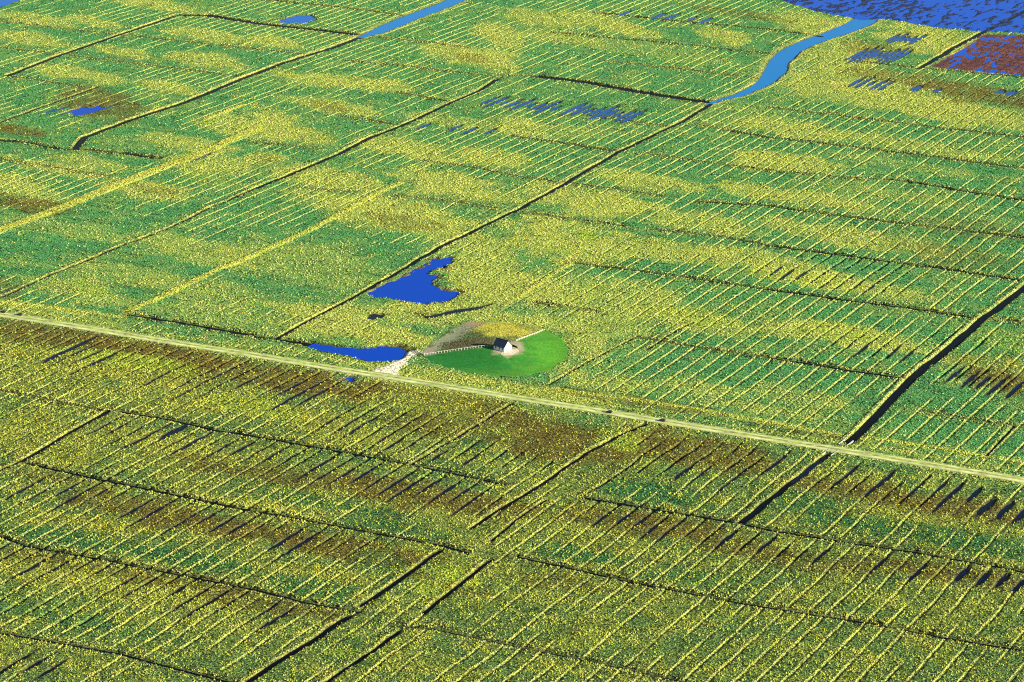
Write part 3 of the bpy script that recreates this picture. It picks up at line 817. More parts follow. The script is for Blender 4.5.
for p, hw, dep, bank in A_POLY:
    if dep < 1.0: continue
    o = ribbon('drain_water', p, hw * 0.8, za, M_DITCH, 'dark water standing in a long drain'); o['group'] = 'drains'
for p, hw, dep in B_POLY:
    if dep < 1.0: continue
    o = ribbon('drain_water', p, hw * 0.85, zb, M_DITCH, 'dark water standing in a long drain'); o['group'] = 'drains'

# ------------------------------------------------------------------ road, tracks, path, mound
M_TRACK = plain('concrete_track', (0.46, 0.48, 0.21), 0.9, 0.2, 0.4, 0.12)
M_VERGE = plain('road_verge', (0.29, 0.35, 0.07), 0.95, 0.1, 0.5, 0.25)
rs = np.argsort(ROAD[:, 1]); RP = ROAD[rs]
bb = np.linspace(RP[0, 1], RP[-1, 1], 160)
ra = np.interp(bb, RP[:, 1], RP[:, 0]) + (noise(bb / 60, bb * 0, 71) - 0.5) * 1.2
RPd = np.stack([ra, bb], 1)
road = ribbon('road', RPd, 4.9, 0.42, M_VERGE, 'pale narrow road with two worn wheel tracks crossing the marsh')
for off, w in ((2.4, 0.9), (-2.3, 1.35)):
    q = RPd.copy(); q[:, 0] += off + (noise(bb / 25, bb * 0 + off, 73) - .5) * 0.5
    t_ = ribbon('wheel_track', q, w * (0.85 + 0.3 * noise(bb / 18, bb * 0, 75)), 0.43, M_TRACK, None); t_.parent = road

# the grass mound with the hut
MC = MOUND_OUT.mean(0)
def mound_rf(a, b):
    th = np.arctan2(b - MC[1], a - MC[0])
    tt = np.linspace(-math.pi, math.pi, 361)
    rr = []
    n = len(MOUND_OUT)
    for t in tt:
        d = np.array([math.cos(t), math.sin(t)]); best = 1
        for i in range(n):
            p = MOUND_OUT[i] - MC; q_ = MOUND_OUT[(i + 1) % n] - MC; e = q_ - p
            det = d[0] * -e[1] + e[0] * d[1]
            if abs(det) < 1e-9: continue
            s_ = (p[0] * -e[1] + e[0] * p[1]) / det; u_ = (d[0] * p[1] - d[1] * p[0]) / det
            if s_ > 0 and -1e-6 <= u_ <= 1 + 1e-6: best = max(best, s_)
        rr.append(best)
    return np.hypot(a - MC[0], b - MC[1]) / np.interp(th, tt, np.array(rr)), np.interp(th, tt, np.array(rr))
def mound_h(a, b):
    r, _ = mound_rf(a, b)
    n_ = (fbm(a / 9, b / 9, 81) - .5) * 0.3
    return np.where(r <= 1, 0.12 + 3.6 * (1 - sstep(0.12, 1.0, r)) + n_, 0.12 - (r - 1) * 9)
NR, NT = 40, 200
rr_ = np.concatenate([np.linspace(0.0, 1.0, NR), [1.05]])
tt_ = np.linspace(-math.pi, math.pi, NT, endpoint=False)
TT, RR = np.meshgrid(tt_, rr_)
_, Rb = mound_rf(MC[0] + np.cos(TT), MC[1] + np.sin(TT))
ma = MC[0] + np.cos(TT) * RR * Rb; mb = MC[1] + np.sin(TT) * RR * Rb
mh = mound_h(ma, mb)
mX, mY = from_ab(ma, mb)
mpx, mpy = proj(mX, mY, mh)
def mound_col(px, py, a, b):
    nz1 = fbm(a / 5, b / 5, 83); n2_ = fbm(a / 2, b / 9, 84)
    lawn_y = np.interp(px, [421, 466, 500, 515, 543, 570], [356.5, 349.5, 346.5, 341.5, 330.5, 322])
    lawn = sstep(-0.8, 0.8, py - lawn_y)
    C = np.ones(px.shape + (3,)) * np.array((0.11, 0.16, 0.045))
    def el(C, cx, cy, rx, ry, col, s=1.0, slope=0.0):
        u = (px - cx) / rx; v = (py - cy - slope * (px - cx)) / ry
        w = (1 - sstep(0.6, 1.25, np.sqrt(u * u + v * v) + (nz1 - .5) * 1.1)) * s
        return C * (1 - w[..., None]) + np.array(col) * w[..., None]
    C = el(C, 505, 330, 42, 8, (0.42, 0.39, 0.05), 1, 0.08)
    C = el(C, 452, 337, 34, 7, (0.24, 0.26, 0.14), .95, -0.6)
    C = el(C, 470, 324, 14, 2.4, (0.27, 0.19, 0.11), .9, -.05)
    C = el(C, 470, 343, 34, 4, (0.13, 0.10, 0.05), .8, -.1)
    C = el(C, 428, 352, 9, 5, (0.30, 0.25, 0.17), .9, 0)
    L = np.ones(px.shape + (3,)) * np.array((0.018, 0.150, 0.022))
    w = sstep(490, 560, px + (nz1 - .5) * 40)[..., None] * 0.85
    L = L * (1 - w) + np.array((0.085, 0.27, 0.018)) * w  # sunlit right flank painted brighter, left side kept deeper green
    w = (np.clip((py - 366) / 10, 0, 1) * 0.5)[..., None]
    L = L * (1 - w) + np.array((0.10, 0.24, 0.02)) * w  # lower rim lightened in colour too, as a slope catching sun
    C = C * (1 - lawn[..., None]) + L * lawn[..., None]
    C = el(C, 507, 350, 15, 6, (0.34, 0.28, 0.17), .95, 0.0)
    C = el(C, 516, 347, 8, 6, (0.30, 0.26, 0.16), .9, 0.0)
    return C * (0.82 + 0.36 * n2_)[..., None], lawn
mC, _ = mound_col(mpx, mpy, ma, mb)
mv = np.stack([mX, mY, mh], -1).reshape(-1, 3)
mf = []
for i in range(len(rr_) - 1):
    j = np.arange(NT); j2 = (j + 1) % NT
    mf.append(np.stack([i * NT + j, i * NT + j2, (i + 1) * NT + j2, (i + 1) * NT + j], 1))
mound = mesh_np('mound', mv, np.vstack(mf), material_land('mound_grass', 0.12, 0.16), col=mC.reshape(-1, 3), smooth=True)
if mound.data.polygons[NT * 10].normal.z < 0: mound.data.flip_normals()
tag(mound, 'oval raised mound with bright green lawn around the white hut', kind='structure')

# ------------------------------------------------------------------ grass tussocks
def tufts(name, X, Y, Zb, size, height, col, label, mat):
    n = len(X)
    th = rng.uniform(0, 2 * math.pi, n)
    base = []
    for k in range(3):
        t = th + k * 2.0944 + rng.uniform(-.35, .35, n); r = size * rng.uniform(.75, 1.2, n)
        base.append(np.stack([X + np.cos(t) * r, Y + np.sin(t) * r, Zb - 0.12], 1))
    ap = np.stack([X + rng.uniform(-.4, .4, n) * size, Y + rng.uniform(-.4, .4, n) * size, Zb + height], 1)
    V = np.stack(base + [ap], 1).reshape(-1, 3)
    i = np.arange(n)[:, None] * 4
    Fc = np.stack([i + np.array([0, 1, 3]), i + np.array([1, 2, 3]), i + np.array([2, 0, 3])], 1).reshape(-1, 3)
    c = np.repeat(col[:, None, :], 4, 1)
    c[:, :3] *= 0.85
    o = mesh_np(name, V, Fc, mat, col=c.reshape(-1, 3))
    tag(o, label, kind='stuff')
    print(name, n)
    return o
def grass_mat(name):
    m, nt, b = new_mat(name)
    at = nt.nodes.new('ShaderNodeAttribute'); at.attribute_name = 'col'
    nt.links.new(at.outputs['Color'], b.inputs['Base Color'])
    b.inputs['Roughness'].default_value = 0.9
    b.inputs['Specular IOR Level'].default_value = 0.15
    return m
M_GRASS = grass_mat('grass_blades')
N = 560000
u = rng.uniform(-60, 1084, N); v = rng.uniform(-24, 715, N)
X, Y = unproj(u, v)
h, C, kind, brn, bare, gr, wet = land(X, Y)
keep = (bare < 0.5)
X, Y, h, C, kind, brn, u, v = [q_[keep] for q_ in (X, Y, h, C, kind, brn, u, v)]
n = len(X)
dist = np.sqrt(X ** 2 + Y ** 2) / 1700.0
rnd = rng.uniform(0, 1, n)
clump = noise(X / 2.6, Y / 3.6, 91) * 0.6 + noise(X / 1.3, Y / 2.0, 92) * 0.4
darkc = noise(X / 2.2, Y / 3.2, 93) * 0.6 + noise(X / 6.0, Y / 8.0, 94) * 0.4
lowr = sstep(-30, 30, v - (314.5 + 0.1625 * u))
ps = np.clip(0.0 + 0.13 * lowr + 0.50 * kind + (clump - 0.5) * (0.7 + 0.5 * lowr + 1.6 * kind), 0.01, 0.92) * (1 - 0.45 * brn)
straw = rnd < ps
sz = np.where(straw, rng.uniform(0.38, 0.95, n), rng.uniform(0.32, 0.9, n)) * dist ** 0.7
hh = np.where(straw, rng.uniform(0.35, 1.0, n), rng.uniform(0.15, 0.65, n)) * dist ** 0.5
a_, b_ = to_ab(X, Y)
mow = zone_field(u, v, [(110, 255, 140, 52), (300, 270, 95, 44), (350, 322, 80, 18), (440, 395, 80, 20), (480, 265, 50, 25)], (darkc - .5) * .3)
darkc = darkc * (1 - 0.7 * mow) + (noise(a_ / 2.4, b_ / 22, 96) * 1.3 - 0.15) * 0.7 * mow
lum = np.where(rng.uniform(0, 1, n) < 0.32 + 0.17 * lowr + (darkc - 0.5) * 1.5, rng.uniform(0.08, 0.35, n), rng.uniform(0.85, 1.6, n))
col = C * lum[:, None]
yl = np.stack([rng.uniform(.40, .64, n), rng.uniform(.43, .64, n), rng.uniform(.06, .20, n)], 1)
mixw = rng.uniform(.5, 1.0, n)[:, None]
yl[:, 2] *= (1 - 0.45 * lowr)
scol = col * (1 - mixw) + yl * mixw
col = np.where(straw[:, None], scol, col)
s1 = straw
tufts('straw_tussocks', X[s1], Y[s1], h[s1], sz[s1], hh[s1], col[s1], 'dry straw yellow tussock grass scattered over the marsh beds', M_GRASS)
s1 = ~straw
tufts('marsh_grass', X[s1], Y[s1], h[s1], sz[s1], hh[s1], col[s1], 'low green and brown grass covering the marsh beds', M_GRASS)

# straw grass only on the sun side of each furrow, painting its lit bank pale
amin, amax = fa.min(), fa.max(); bmin, bmax = fb.min(), fb.max()
ks = np.arange(math.ceil(bmin / 10), math.floor(bmax / 10) + 1)
sa = np.arange(amin, amax, 0.85)
Ag, Kg = np.meshgrid(sa, ks.astype(float))
Ag = Ag.ravel() + rng.uniform(-.4, .4, Ag.size); Kg = Kg.ravel()
gpos = grip_pos(Kg)
wig = (noise(Ag / 25, gpos / 300, 9) - 0.5) * 1.2 + (noise(Ag / 7, gpos / 300, 12) - 0.5) * 0.5
Bg = gpos - wig - 1.05 + rng.uniform(-.3, .3, Ag.size)
X, Y = from_ab(Ag, Bg); u, v = proj(X, Y)
s_ = (u > -60) & (u < 1084) & (v > -24) & (v < 715)
X, Y = X[s_], Y[s_]
h, C, kind, brn, bare, gr, wet = land(X, Y)
a_, b_ = to_ab(X, Y)
s_ = (bare < .5) & (gr > rng.uniform(0.2, 0.85, len(X)))
u, v = proj(X, Y)
X, Y, h, kind, brn = X[s_], Y[s_], h[s_], kind[s_], brn[s_]
n = len(X)
dist = np.sqrt(X ** 2 + Y ** 2) / 1700.0
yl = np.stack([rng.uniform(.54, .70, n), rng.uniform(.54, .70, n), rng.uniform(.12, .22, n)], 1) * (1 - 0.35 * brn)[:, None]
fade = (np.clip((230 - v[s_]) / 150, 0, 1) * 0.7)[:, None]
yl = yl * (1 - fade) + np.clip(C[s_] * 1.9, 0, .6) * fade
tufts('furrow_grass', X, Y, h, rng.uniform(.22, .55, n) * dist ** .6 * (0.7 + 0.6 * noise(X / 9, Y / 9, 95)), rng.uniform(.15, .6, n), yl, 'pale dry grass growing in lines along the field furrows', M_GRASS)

# tall grass and scrub on the drain banks
bx, by, bc, bh = [], [], [], []
def bank_row(A_, B_, p_yellow, hmax):
    n = len(A_)
    X, Y = from_ab(A_, B_)
    yel = rng.uniform(0, 1, n) < p_yellow
    c = np.where(yel[:, None], np.stack([rng.uniform(.46, .62, n), rng.uniform(.44, .56, n), rng.uniform(.08, .16, n)], 1),
                 np.stack([rng.uniform(.05, .12, n), rng.uniform(.08, .16, n), rng.uniform(.02, .045, n)], 1))
    bx.append(X); by.append(Y); bc.append(c); bh.append(rng.uniform(.3, hmax, n))
for p, hw, dep, bank in A_POLY:
    n = int((p[-1, 0] - p[0, 0]) / 0.4)
    A_ = rng.uniform(p[0, 0], p[-1, 0], n)
    B_ = np.interp(A_, p[:, 0], p[:, 1]) + (noise(A_ / 16, A_ * 0, 31) - .5) * 1.6
    bank_row(A_, B_ - hw - rng.uniform(0.1, 1.6, n), 0.55 if hw > 3 else 0.36, 0.3 + 0.3 * bank)  # more yellow tufts here give the sun-facing bank its lit tone
    n2_ = n // 2
    bank_row(A_[:n2_], B_[:n2_] + hw + rng.uniform(0.3, 1.8, n2_), 0.3, 0.5)
for p, hw, dep in B_POLY:
    n = int((p[-1, 1] - p[0, 1]) / 0.5)
    B_ = rng.uniform(p[0, 1], p[-1, 1], n); A_ = np.interp(B_, p[:, 1], p[:, 0])
    bank_row(A_ + hw * .8 + rng.uniform(0, 2.5, n), B_, 0.45, 0.55 + 0.2 * (dep > 1.3))
    bank_row(A_[:n // 2] - hw - rng.uniform(0.2, 3.0, n // 2), B_[:n // 2], 0.55, 0.5)
X = np.concatenate(bx); Y = np.concatenate(by); C2 = np.concatenate(bc); H_ = np.concatenate(bh)
h, C, kind, brn, bare, gr, wet = land(X, Y)
s_ = (bare < .5)
n = s_.sum()
tufts('drain_bank_grass', X[s_], Y[s_], h[s_], rng.uniform(.4, .8, n), H_[s_], C2[s_], 'tall rough grass along the banks of the drains', M_GRASS)

# short turf on the mound
n = 16000
ang = rng.uniform(-math.pi, math.pi, n); r_ = np.sqrt(rng.uniform(0, 1, n)) * 0.97
_, Rb = mound_rf(MC[0] + np.cos(ang), MC[1] + np.sin(ang))
a_ = MC[0] + np.cos(ang) * r_ * Rb; b_ = MC[1] + np.sin(ang) * r_ * Rb
h = mound_h(a_, b_); X, Y = from_ab(a_, b_); u, v = proj(X, Y, h)
C, lawn = mound_col(u, v, a_, b_)
s_ = (lawn < .3) & (C[:, 1] > C[:, 2] * 1.9)
n = s_.sum()
tufts('mound_tussocks', X[s_], Y[s_], h[s_], rng.uniform(.3, .6, n), rng.uniform(.12, .4, n), C[s_] * np.where(rng.uniform(0, 1, n) < .3, .35, rng.uniform(.8, 1.5, n))[:, None], 'rough yellow grass on the back of the mound', M_GRASS)

# ------------------------------------------------------------------ the hut
def at(px, py, z=0.0):
    x, y = unproj(px, py, z); return float(x), float(y)
def mound_z(x, y):
    a, b = to_ab(np.array([x]), np.array([y])); return float(mound_h(a, b)[0])
def on_mound(px, py):
    z = 3.0
    for _ in range(6):
        x, y = at(px, py, z); z = mound_z(x, y)
    return x, y, z
M_WALL = plain('white_render', (0.80, 0.79, 0.76), 0.7, 0.3, 0.05, 1.5)
M_ROOF = plain('slate_roof', (0.018, 0.030, 0.050), 0.45, 0.5, 0.3, 3.0)
M_FRAME = plain('painted_frame', (0.55, 0.60, 0.62), 0.5, 0.4, 0.05)
M_GLASS = plain('window_glass', (0.012, 0.02, 0.03), 0.06, 0.8, 0.1)
M_BRICK = plain('red_brick', (0.26, 0.10, 0.06), 0.9, 0.2, 0.3, 4)
M_DOOR = plain('green_door', (0.03, 0.10, 0.12), 0.5, 0.4, 0.1)
M_WOODW = plain('pale_weathered_wood', (0.62, 0.60, 0.52), 0.8, 0.2, 0.2, 3)
M_WOODD = plain('dark_weathered_wood', (0.035, 0.026, 0.02), 0.85, 0.2, 0.3, 3)
M_PAVE = plain('pale_paving', (0.44, 0.37, 0.26), 0.9, 0.2, 0.25, 1.2)
M_CONC = plain('concrete', (0.30, 0.30, 0.25), 0.9, 0.2, 0.2, 1.0)
M_STEEL = plain('galvanised_steel', (0.35, 0.36, 0.37), 0.4, 0.5, 0.1, 3, 0.8)

hx, hy, hz = on_mound(502.5, 349.2)
hz -= 0.15
HL, HW, WH, RH = 4.3, 3.2, 2.9, 6.3         # half length, half width, eaves, ridge
hut = empty('house', (hx, hy, hz), R(-41))
tag(hut, 'small white gabled hut with dark slate roof on the green mound', 'house')
m = MB(); t_ = 0.3
for s in (-1, 1):                              # long walls
    m.box(-HL, HL, min(s * HW, s * (HW - t_)), max(s * HW, s * (HW - t_)), -0.6, WH)
for s in (-1, 1):                              # gable walls, pentagon slabs
    x0, x1 = sorted((s * HL, s * (HL - t_)))
    ys = [(-HW + t_, -0.6), (HW - t_, -0.6), (HW - t_, WH + 0.3), (0, RH - 0.12), (-HW + t_, WH + 0.3)]
    k = len(m.v); m.v += [(x0, y, z) for y, z in ys] + [(x1, y, z) for y, z in ys]
    m.f.append(tuple(k + i for i in range(5))[::-1]); m.f.append(tuple(k + 5 + i for i in range(5)))
    for i in range(5):
        j = (i + 1) % 5; m.f.append((k + i, k + j, k + 5 + j, k + 5 + i))
m.build('wall', M_WALL, hut)
m = MB(); ov, th = 0.45, 0.22
sl = (RH - WH) / HW
for s in (-1, 1):
    y0, z0 = s * (HW + ov), WH - sl * ov
    P = [(-HL - .35, y0, z0), (HL + .35, y0, z0), (HL + .35, 0, RH), (-HL - .35, 0, RH)]
    Q = [(p[0], p[1], p[2] + th) for p in P]
    m.quadbox((P + Q) if s < 0 else (P[::-1] + Q[::-1]))
roof = m.build('roof', M_ROOF, hut)
m = MB(); m.tube((-HL - .36, 0, RH + th), (HL + .36, 0, RH + th), 0.14, n=8); m.build('ridge_cap', M_ROOF, roof)
def window(face, c, z, w, hgt):
    """face: +x gable or -y/+y long wall"""
    fr = MB(); pn = MB()
    def pt(u, d, zz):
        return {'g': (HL + d, c + u, zz), 'b': (-HL - d, c + u, zz), 'f': (c + u, -HW - d, zz), 'r': (c + u, HW + d, zz)}[face]
    def slab(mb, u0, u1, z0, z1, d0, d1):
        P = [pt(u0, d0, z0), pt(u1, d0, z0), pt(u1, d1, z0), pt(u0, d1, z0), pt(u0, d0, z1), pt(u1, d0, z1), pt(u1, d1, z1), pt(u0, d1, z1)]
        mb.quadbox(P)
    slab(fr, -w / 2, w / 2, z + hgt - .08, z + hgt, .002, .07); slab(fr, -w / 2 - .06, w / 2 + .06, z - .08, z, .002, .12)
    slab(fr, -w / 2, -w / 2 + .08, z, z + hgt - .08, .002, .07); slab(fr, w / 2 - .08, w / 2, z, z + hgt - .08, .002, .07); slab(fr, -.03, .03, z, z + hgt - .08, .004, .06)
    f = fr.build('window', M_FRAME, hut)
    slab(pn, -w / 2 + .08, -.03, z, z + hgt - .08, .003, .03); slab(pn, .03, w / 2 - .08, z, z + hgt - .08, .003, .03)
    pn.build('pane', M_GLASS, f)
for c in (-2.6, 0.2, 2.7): window('f', c, 0.95, 1.1, 1.25)
for c in (-2.2, 2.2): window('r', c, 0.95, 1.1, 1.25)
window('g', 0.0, 3.6, 0.8, 0.9); window('g', 1.7, 1.0, 0.8, 1.1)
m = MB(); m.box(HL + .002, HL + .06, -1.5, -0.5, -0.05, 2.05); d_ = m.build('door', M_DOOR, hut)
m = MB(); m.tube((HL + .06, -.65, 1.0), (HL + .13, -.65, 1.0), .025); m.tube((HL + .12, -.65, 1.0), (HL + .12, -.8, 1.0), .02); m.build('handle', M_STEEL, d_)

# paved terrace round the gable and a low wall beside it
fx, fy = math.cos(R(-41)), math.sin(R(-41))
pts = []
for i in range(28):
    t = 2 * math.pi * i / 28; e = 1 + 0.14 * math.sin(3 * t + 1) + 0.1 * math.sin(5 * t)
    x = hx + fx * 4.6 + math.cos(t) * 5.6 * e; y = hy + fy * 4.6 + math.sin(t) * 6.8 * e
    pts.append((x, y, mound_z(x, y) + 0.10))
m = MB(); c_ = (hx + fx * 4.6, hy + fy * 4.6, mound_z(hx + fx * 4.6, hy + fy * 4.6) + .12)
for i in range(28): m.poly([c_, pts[i], pts[(i + 1) % 28]])
tag(m.build('terrace', M_PAVE), 'worn pale paving around the gable end of the hut', kind='structure')
wx0, wy0, wz0 = on_mound(512.6, 345.6); wx1, wy1, wz1 = on_mound(517.5, 348.0)
wl = empty('garden_wall', (wx0, wy0, wz0)); tag(wl, 'short low dark wall on the paving right of the hut', 'wall')
d_ = Vector((wx1 - wx0, wy1 - wy0, 0)); n_ = Vector((-d_.y, d_.x, 0)).normalized() * .16
def slab_along(mb, p, q_, hw_, z0, z1):
    d = (Vector(q_) - Vector(p)); nn = Vector((-d.y, d.x, 0)).normalized() * hw_
    p = Vector(p); q_ = Vector(q_)
    mb.quadbox([p - nn + Vector((0, 0, z0)), q_ - nn + Vector((0, 0, z0)), q_ + nn + Vector((0, 0, z0)), p + nn + Vector((0, 0, z0)),
                p - nn + Vector((0, 0, z1)), q_ - nn + Vector((0, 0, z1)), q_ + nn + Vector((0, 0, z1)), p + nn + Vector((0, 0, z1))])
dz_ = wz1 - wz0
m = MB(); slab_along(m, (0, 0, 0), (d_.x, d_.y, dz_), .16, -.3, .9); m.build('masonry', M_WOODD, wl)
m = MB(); slab_along(m, (0, 0, 0), (d_.x, d_.y, dz_), .21, .902, .98); m.build('coping', M_CONC, wl)

# fences
def fence(name, pix, spacing, hgt, mat, label, onz, rails=2, pw=0.09):
    P = [np.array(onz(x, y)) for x, y in pix]
    seg = [np.linalg.norm((P[i + 1] - P[i])[:2]) for i in range(len(P) - 1)]
    tot = sum(seg); k = max(2, int(round(tot / spacing)) + 1)
    pos = []
    for s in np.linspace(0, tot, k):
        i = 0
        while i < len(seg) - 1 and s > seg[i]: s -= seg[i]; i += 1
        pos.append(P[i] + (P[i + 1] - P[i]) * min(1, s / seg[i]))
    o = empty(name, tuple(pos[0])); tag(o, label, 'fence')
    me = None
    for j, p in enumerate(pos):
        z = onz.z(p[0], p[1]) if hasattr(onz, 'z') else p[2]
        pos[j] = np.array([p[0], p[1], z]) - np.array(o.location)
        if me is None:
            m = MB(); m.box(-pw, pw, -pw, pw, -0.3, hgt); m.quadbox([(-pw, -pw, hgt), (pw, -pw, hgt), (pw, pw, hgt), (-pw, pw, hgt), (-.02, -.02, hgt + .08), (.02, -.02, hgt + .08), (.02, .02, hgt + .08), (-.02, .02, hgt + .08)])
            q_ = m.build('post', mat, o); me = q_.data
        else:
            q_ = bpy.data.objects.new('post', me); COL.objects.link(q_); q_.parent = o
        q_.location = pos[j]; q_.rotation_euler = (random.uniform(-.04, .04), random.uniform(-.04, .04), random.uniform(-.3, .3))
    for r in range(rails):
        zr = hgt * (0.9 - 0.42 * r)
        for j in range(len(pos) - 1):
            m = MB(); slab_along(m, tuple(pos[j] + np.array([0, 0, zr])), tuple(pos[j + 1] + np.array([0, 0, zr])), .03, -.05, .05)
            m.build('rail', mat, o)
    return o
class OnMound:
    def __call__(s, x, y): return on_mound(x, y)
    def z(s, x, y): return mound_z(x, y)
class OnLand:
    def __call__(s, x, y):
        X_, Y_ = at(x, y); return (X_, Y_, s.z(X_, Y_))
    def z(s, x, y): return float(land(np.array([x]), np.array([y]))[0][0])
fence('post_fence', [(424.5, 355.3), (445, 352.4), (466, 349.4), (482, 347.4), (493, 346.6)], 1.75, 1.25, M_WOODW, 'long white post fence from the sandy access up to the hut', OnMound(), 1)
fence('post_fence', [(516, 341.5), (530, 336), (543, 330.8)], 2.2, 1.1, M_WOODW, 'short pale fence running right from behind the hut', OnMound(), 2)
fence('rail_fence', [(573, 473.2), (579, 474.4), (585, 475.8), (590.5, 476.8)], 2.3, 1.3, M_WOODD, 'dark timber rail fence across the grassy track below the road', OnLand(), 3)
fence('rail_fence', [(573.5, 477.2), (579.5, 479.6)], 2.2, 1.2, M_WOODD, 'short dark timber hurdle just below the longer rail fence', OnLand(), 3)
# gate across the access
g0 = OnLand()(413.5, 351.0); g1 = OnLand()(424.0, 357.5)
gate = empty('field_gate', g0); tag(gate, 'dark field gate and hurdle where the sandy access meets the mound', 'gate')
dv = np.array(g1) - np.array(g0); dv[2] = 0
for s in (0, 0.33, 0.36, 0.68, 1.0):
    m = MB(); c = dv * s; m.box(c[0] - .09, c[0] + .09, c[1] - .09, c[1] + .09, -.4, 1.4); m.build('post', M_WOODD, gate)
for s0, s1 in ((0, .33), (.36, .68), (.68, 1.0)):
    for zr in (.3, .55, .8, 1.05, 1.28):
        m = MB(); slab_along(m, tuple(dv * s0 + np.array([0, 0, zr])), tuple(dv * s1 + np.array([0, 0, zr])), .03, -.06, .06); m.build('bar', M_WOODD, gate)

# culvert where the big drain passes under the road
for nm, pa, pb, lab in (('culvert', (849, 440.5), (842.5, 445.4), 'pale concrete culvert head on the upper side of the road'), ('culvert', (834.0, 450.0), (826.5, 455.2), 'pale concrete culvert head on the lower side of the road')):
    A0 = Vector((*at(*pa), 0)); B0 = Vector((*at(*pb), 0))
    o = empty(nm, tuple(A0 + Vector((0, 0, -1.0)))); tag(o, lab, 'culvert')
    d = B0 - A0; nn = Vector((-d.y, d.x, 0)).normalized()
    for s in (-1, 1):
        m = MB(); p = nn * (2.5 * s); slab_along(m, tuple(p), tuple(p + d), .22, -.8, 1.55); m.build('wing_wall', M_CONC, o)
    m = MB(); p = (d if lab.find('upper') > 0 else d * 0.0); e = d.normalized() * (.3 if lab.find('upper') > 0 else -.3)
    slab_along(m, tuple(p + e - nn * 2.2), tuple(p + e + nn * 2.2), .2, -.8, 1.6); m.build('head_wall', M_CONC, o)
    m = MB(); m.torus(tuple(p + e * (0.2 if lab.find('upper') > 0 else 0.2) + Vector((0, 0, .0))), tuple(d.normalized()), .6, .12, 20, 6); m.build('pipe_mouth', M_CONC, o)

# ------------------------------------------------------------------ small dark cars on the road
M_PAINT = plain('dark_car_paint', (0.016, 0.018, 0.024), 0.3, 0.5, 0.05)
M_RUBBER = plain('tyre_rubber', (0.012, 0.012, 0.012), 0.85)
M_LAMP = plain('lamp_glass', (0.6, 0.6, 0.58), 0.15, 0.6, 0.02)
M_TAIL = plain('tail_lamp', (0.30, 0.01, 0.01), 0.2, 0.6, 0.02)
M_PLATE = plain('number_plate', (0.7, 0.7, 0.68), 0.5, 0.3, 0.02)
def loft(sections):
    """sections: list of (x, [(y, z) ...]) rings of equal length"""
    m = MB(); n = len(sections[0][1])
    for x, ring in sections: m.v += [(x, y, z) for y, z in ring]
    for i in range(len(sections) - 1):
        for j in range(n):
            k = (j + 1) % n; m.f.append((i * n + j, i * n + k, (i + 1) * n + k, (i + 1) * n + j))
    m.f.append(tuple(range(n))[::-1]); q = (len(sections) - 1) * n; m.f.append(tuple(q + j for j in range(n)))
    return m
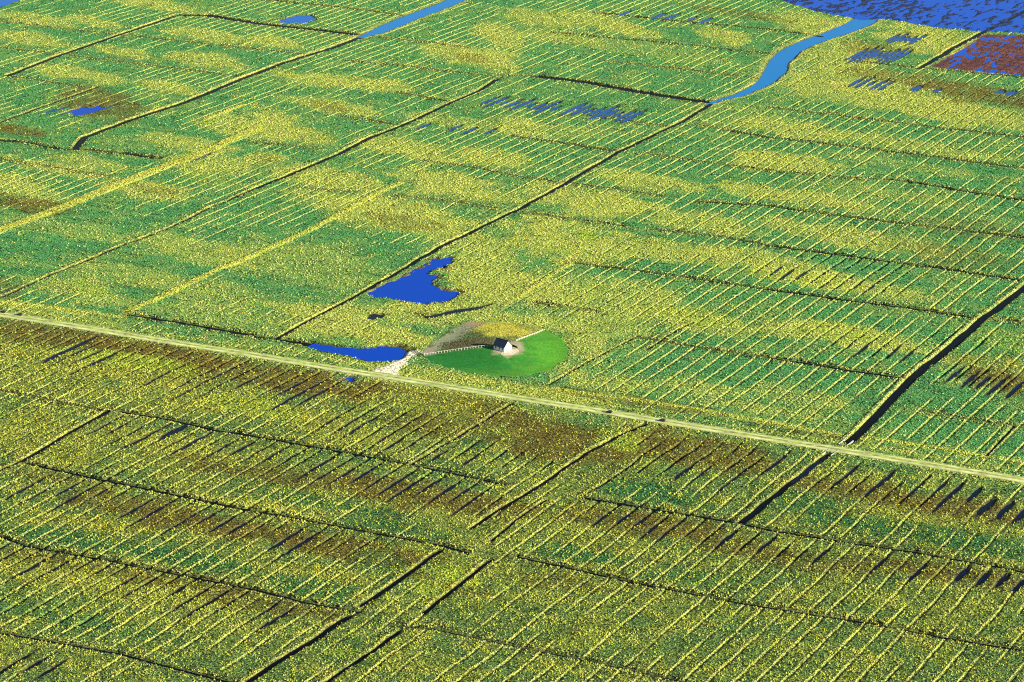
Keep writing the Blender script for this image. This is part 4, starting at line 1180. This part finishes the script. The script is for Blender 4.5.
def make_car():
    o = empty('parked_car', (0, 0, 0))
    def ring(w, z0, z1, tw): return [(-w, z0 + .08), (-w * .96, z0), (w * .96, z0), (w, z0 + .08), (w, (z0 + z1) / 2), (w * tw, z1), (-w * tw, z1), (-w, (z0 + z1) / 2)]
    m = loft([(-2.0, ring(.70, .36, .80, .92)), (-1.9, ring(.80, .24, .92, .93)), (-1.2, ring(.84, .22, .95, .93)), (.4, ring(.85, .22, .95, .93)), (1.2, ring(.83, .22, .88, .90)), (1.8, ring(.76, .25, .74, .88)), (1.95, ring(.64, .36, .62, .88))])
    b_ = m.build('body', M_PAINT, o, 0.03)
    def cab(w0, w1, z0, z1): return [(-w0, z0), (w0, z0), (w1, z1), (-w1, z1)]
    m = loft([(-1.85, cab(.74, .72, .90, .94)), (-1.5, cab(.76, .60, .90, 1.40)), (-.9, cab(.77, .62, .90, 1.48)), (.1, cab(.77, .61, .90, 1.45)), (.45, cab(.77, .60, .90, 1.30)), (1.05, cab(.76, .72, .88, .91))])
    g = m.build('greenhouse', M_GLASS, o)
    m = loft([(-1.52, cab(.63, .60, 1.385, 1.42)), (-.9, cab(.66, .61, 1.44, 1.505)), (.1, cab(.65, .60, 1.41, 1.475)), (.3, cab(.63, .59, 1.35, 1.40))])
    m.build('roof', M_PAINT, o)
    for s_ in (-1, 1):
        for p_, q_, r_ in (((-.35, s_ * .79, .92), (-.35, s_ * .635, 1.45), .035), ((-1.8, s_ * .745, .92), (-1.45, s_ * .62, 1.40), .05), ((1.02, s_ * .76, .90), (.28, s_ * .62, 1.40), .03)):
            m = MB(); m.tube(p_, q_, r_, n=6); m.build('pillar', M_PAINT, g)
    for wx in (-1.25, 1.22):
        for s_ in (-1, 1):
            m = MB(); m.torus((wx, s_ * .76, .30), (0, 1, 0), .215, .085, 20, 6); w = m.build('wheel', M_RUBBER, o)
            m = MB(); m.tube((wx, s_ * .72, .30), (wx, s_ * .82, .30), .17, .15, 14); m.build('rim', M_STEEL, w)
    for s_ in (-1, 1):
        m = MB(); m.box(1.80, 1.93, s_ * .52 - .14, s_ * .52 + .14, .56, .70); m.build('headlight', M_LAMP, o)
        m = MB(); m.box(-2.01, -1.9, s_ * .62 - .09, s_ * .62 + .09, .62, .86); m.build('tail_light', M_TAIL, o)
        m = MB(); m.box(.55, .72, s_ * .93 - .08, s_ * .93 + .08, .93, 1.07); m.build('mirror', M_PAINT, o)
        m = MB(); m.box(-.34, .72, s_ * .852 - .008, s_ * .852 + .008, .34, .90); dd = m.build('door', M_PAINT, o)
        m = MB(); m.box(-.28, -.12, s_ * .87 - .012, s_ * .87 + .012, .78, .82); m.build('handle', M_STEEL, dd)
    m = MB(); m.box(-2.03, -2.0, -.26, .26, .44, .55); m.build('number_plate', M_PLATE, o)
    return o
def copy_tree(o, parent=None):
    c = o.copy(); COL.objects.link(c); c.parent = parent
    for ch in list(o.children): copy_tree(ch, c)
    return c
car0 = make_car()
spots = [((609.0, 412.8), 'on the road just right of the mound'), ((662.0, 421.2), 'on the road where the grassy track crosses'),
         ((19.5, 315.4), 'standing on the far road verge near the left edge'), ((3.0, 312.6), 'cut off by the left border of the photo')]
for i, ((px, py), lab) in enumerate(spots):
    c_ = car0 if i == 0 else copy_tree(car0)
    x, y = at(px, py, .4)
    hh_ = float(land(np.array([x]), np.array([y]))[0][0])
    a__, b__ = to_ab(x, y)
    on_road = abs(a__ - float(np.interp(b__, RPd[:, 1], RPd[:, 0]))) < 4.9
    c_.location = (x, y, .435 if on_road else hh_ + .03); c_.rotation_euler = (0, 0, math.atan2(SA, -CA) + (0, .02, .05, -.03)[i])
    tag(c_, 'small dark car ' + lab, 'car', 'dark cars along the marsh road')
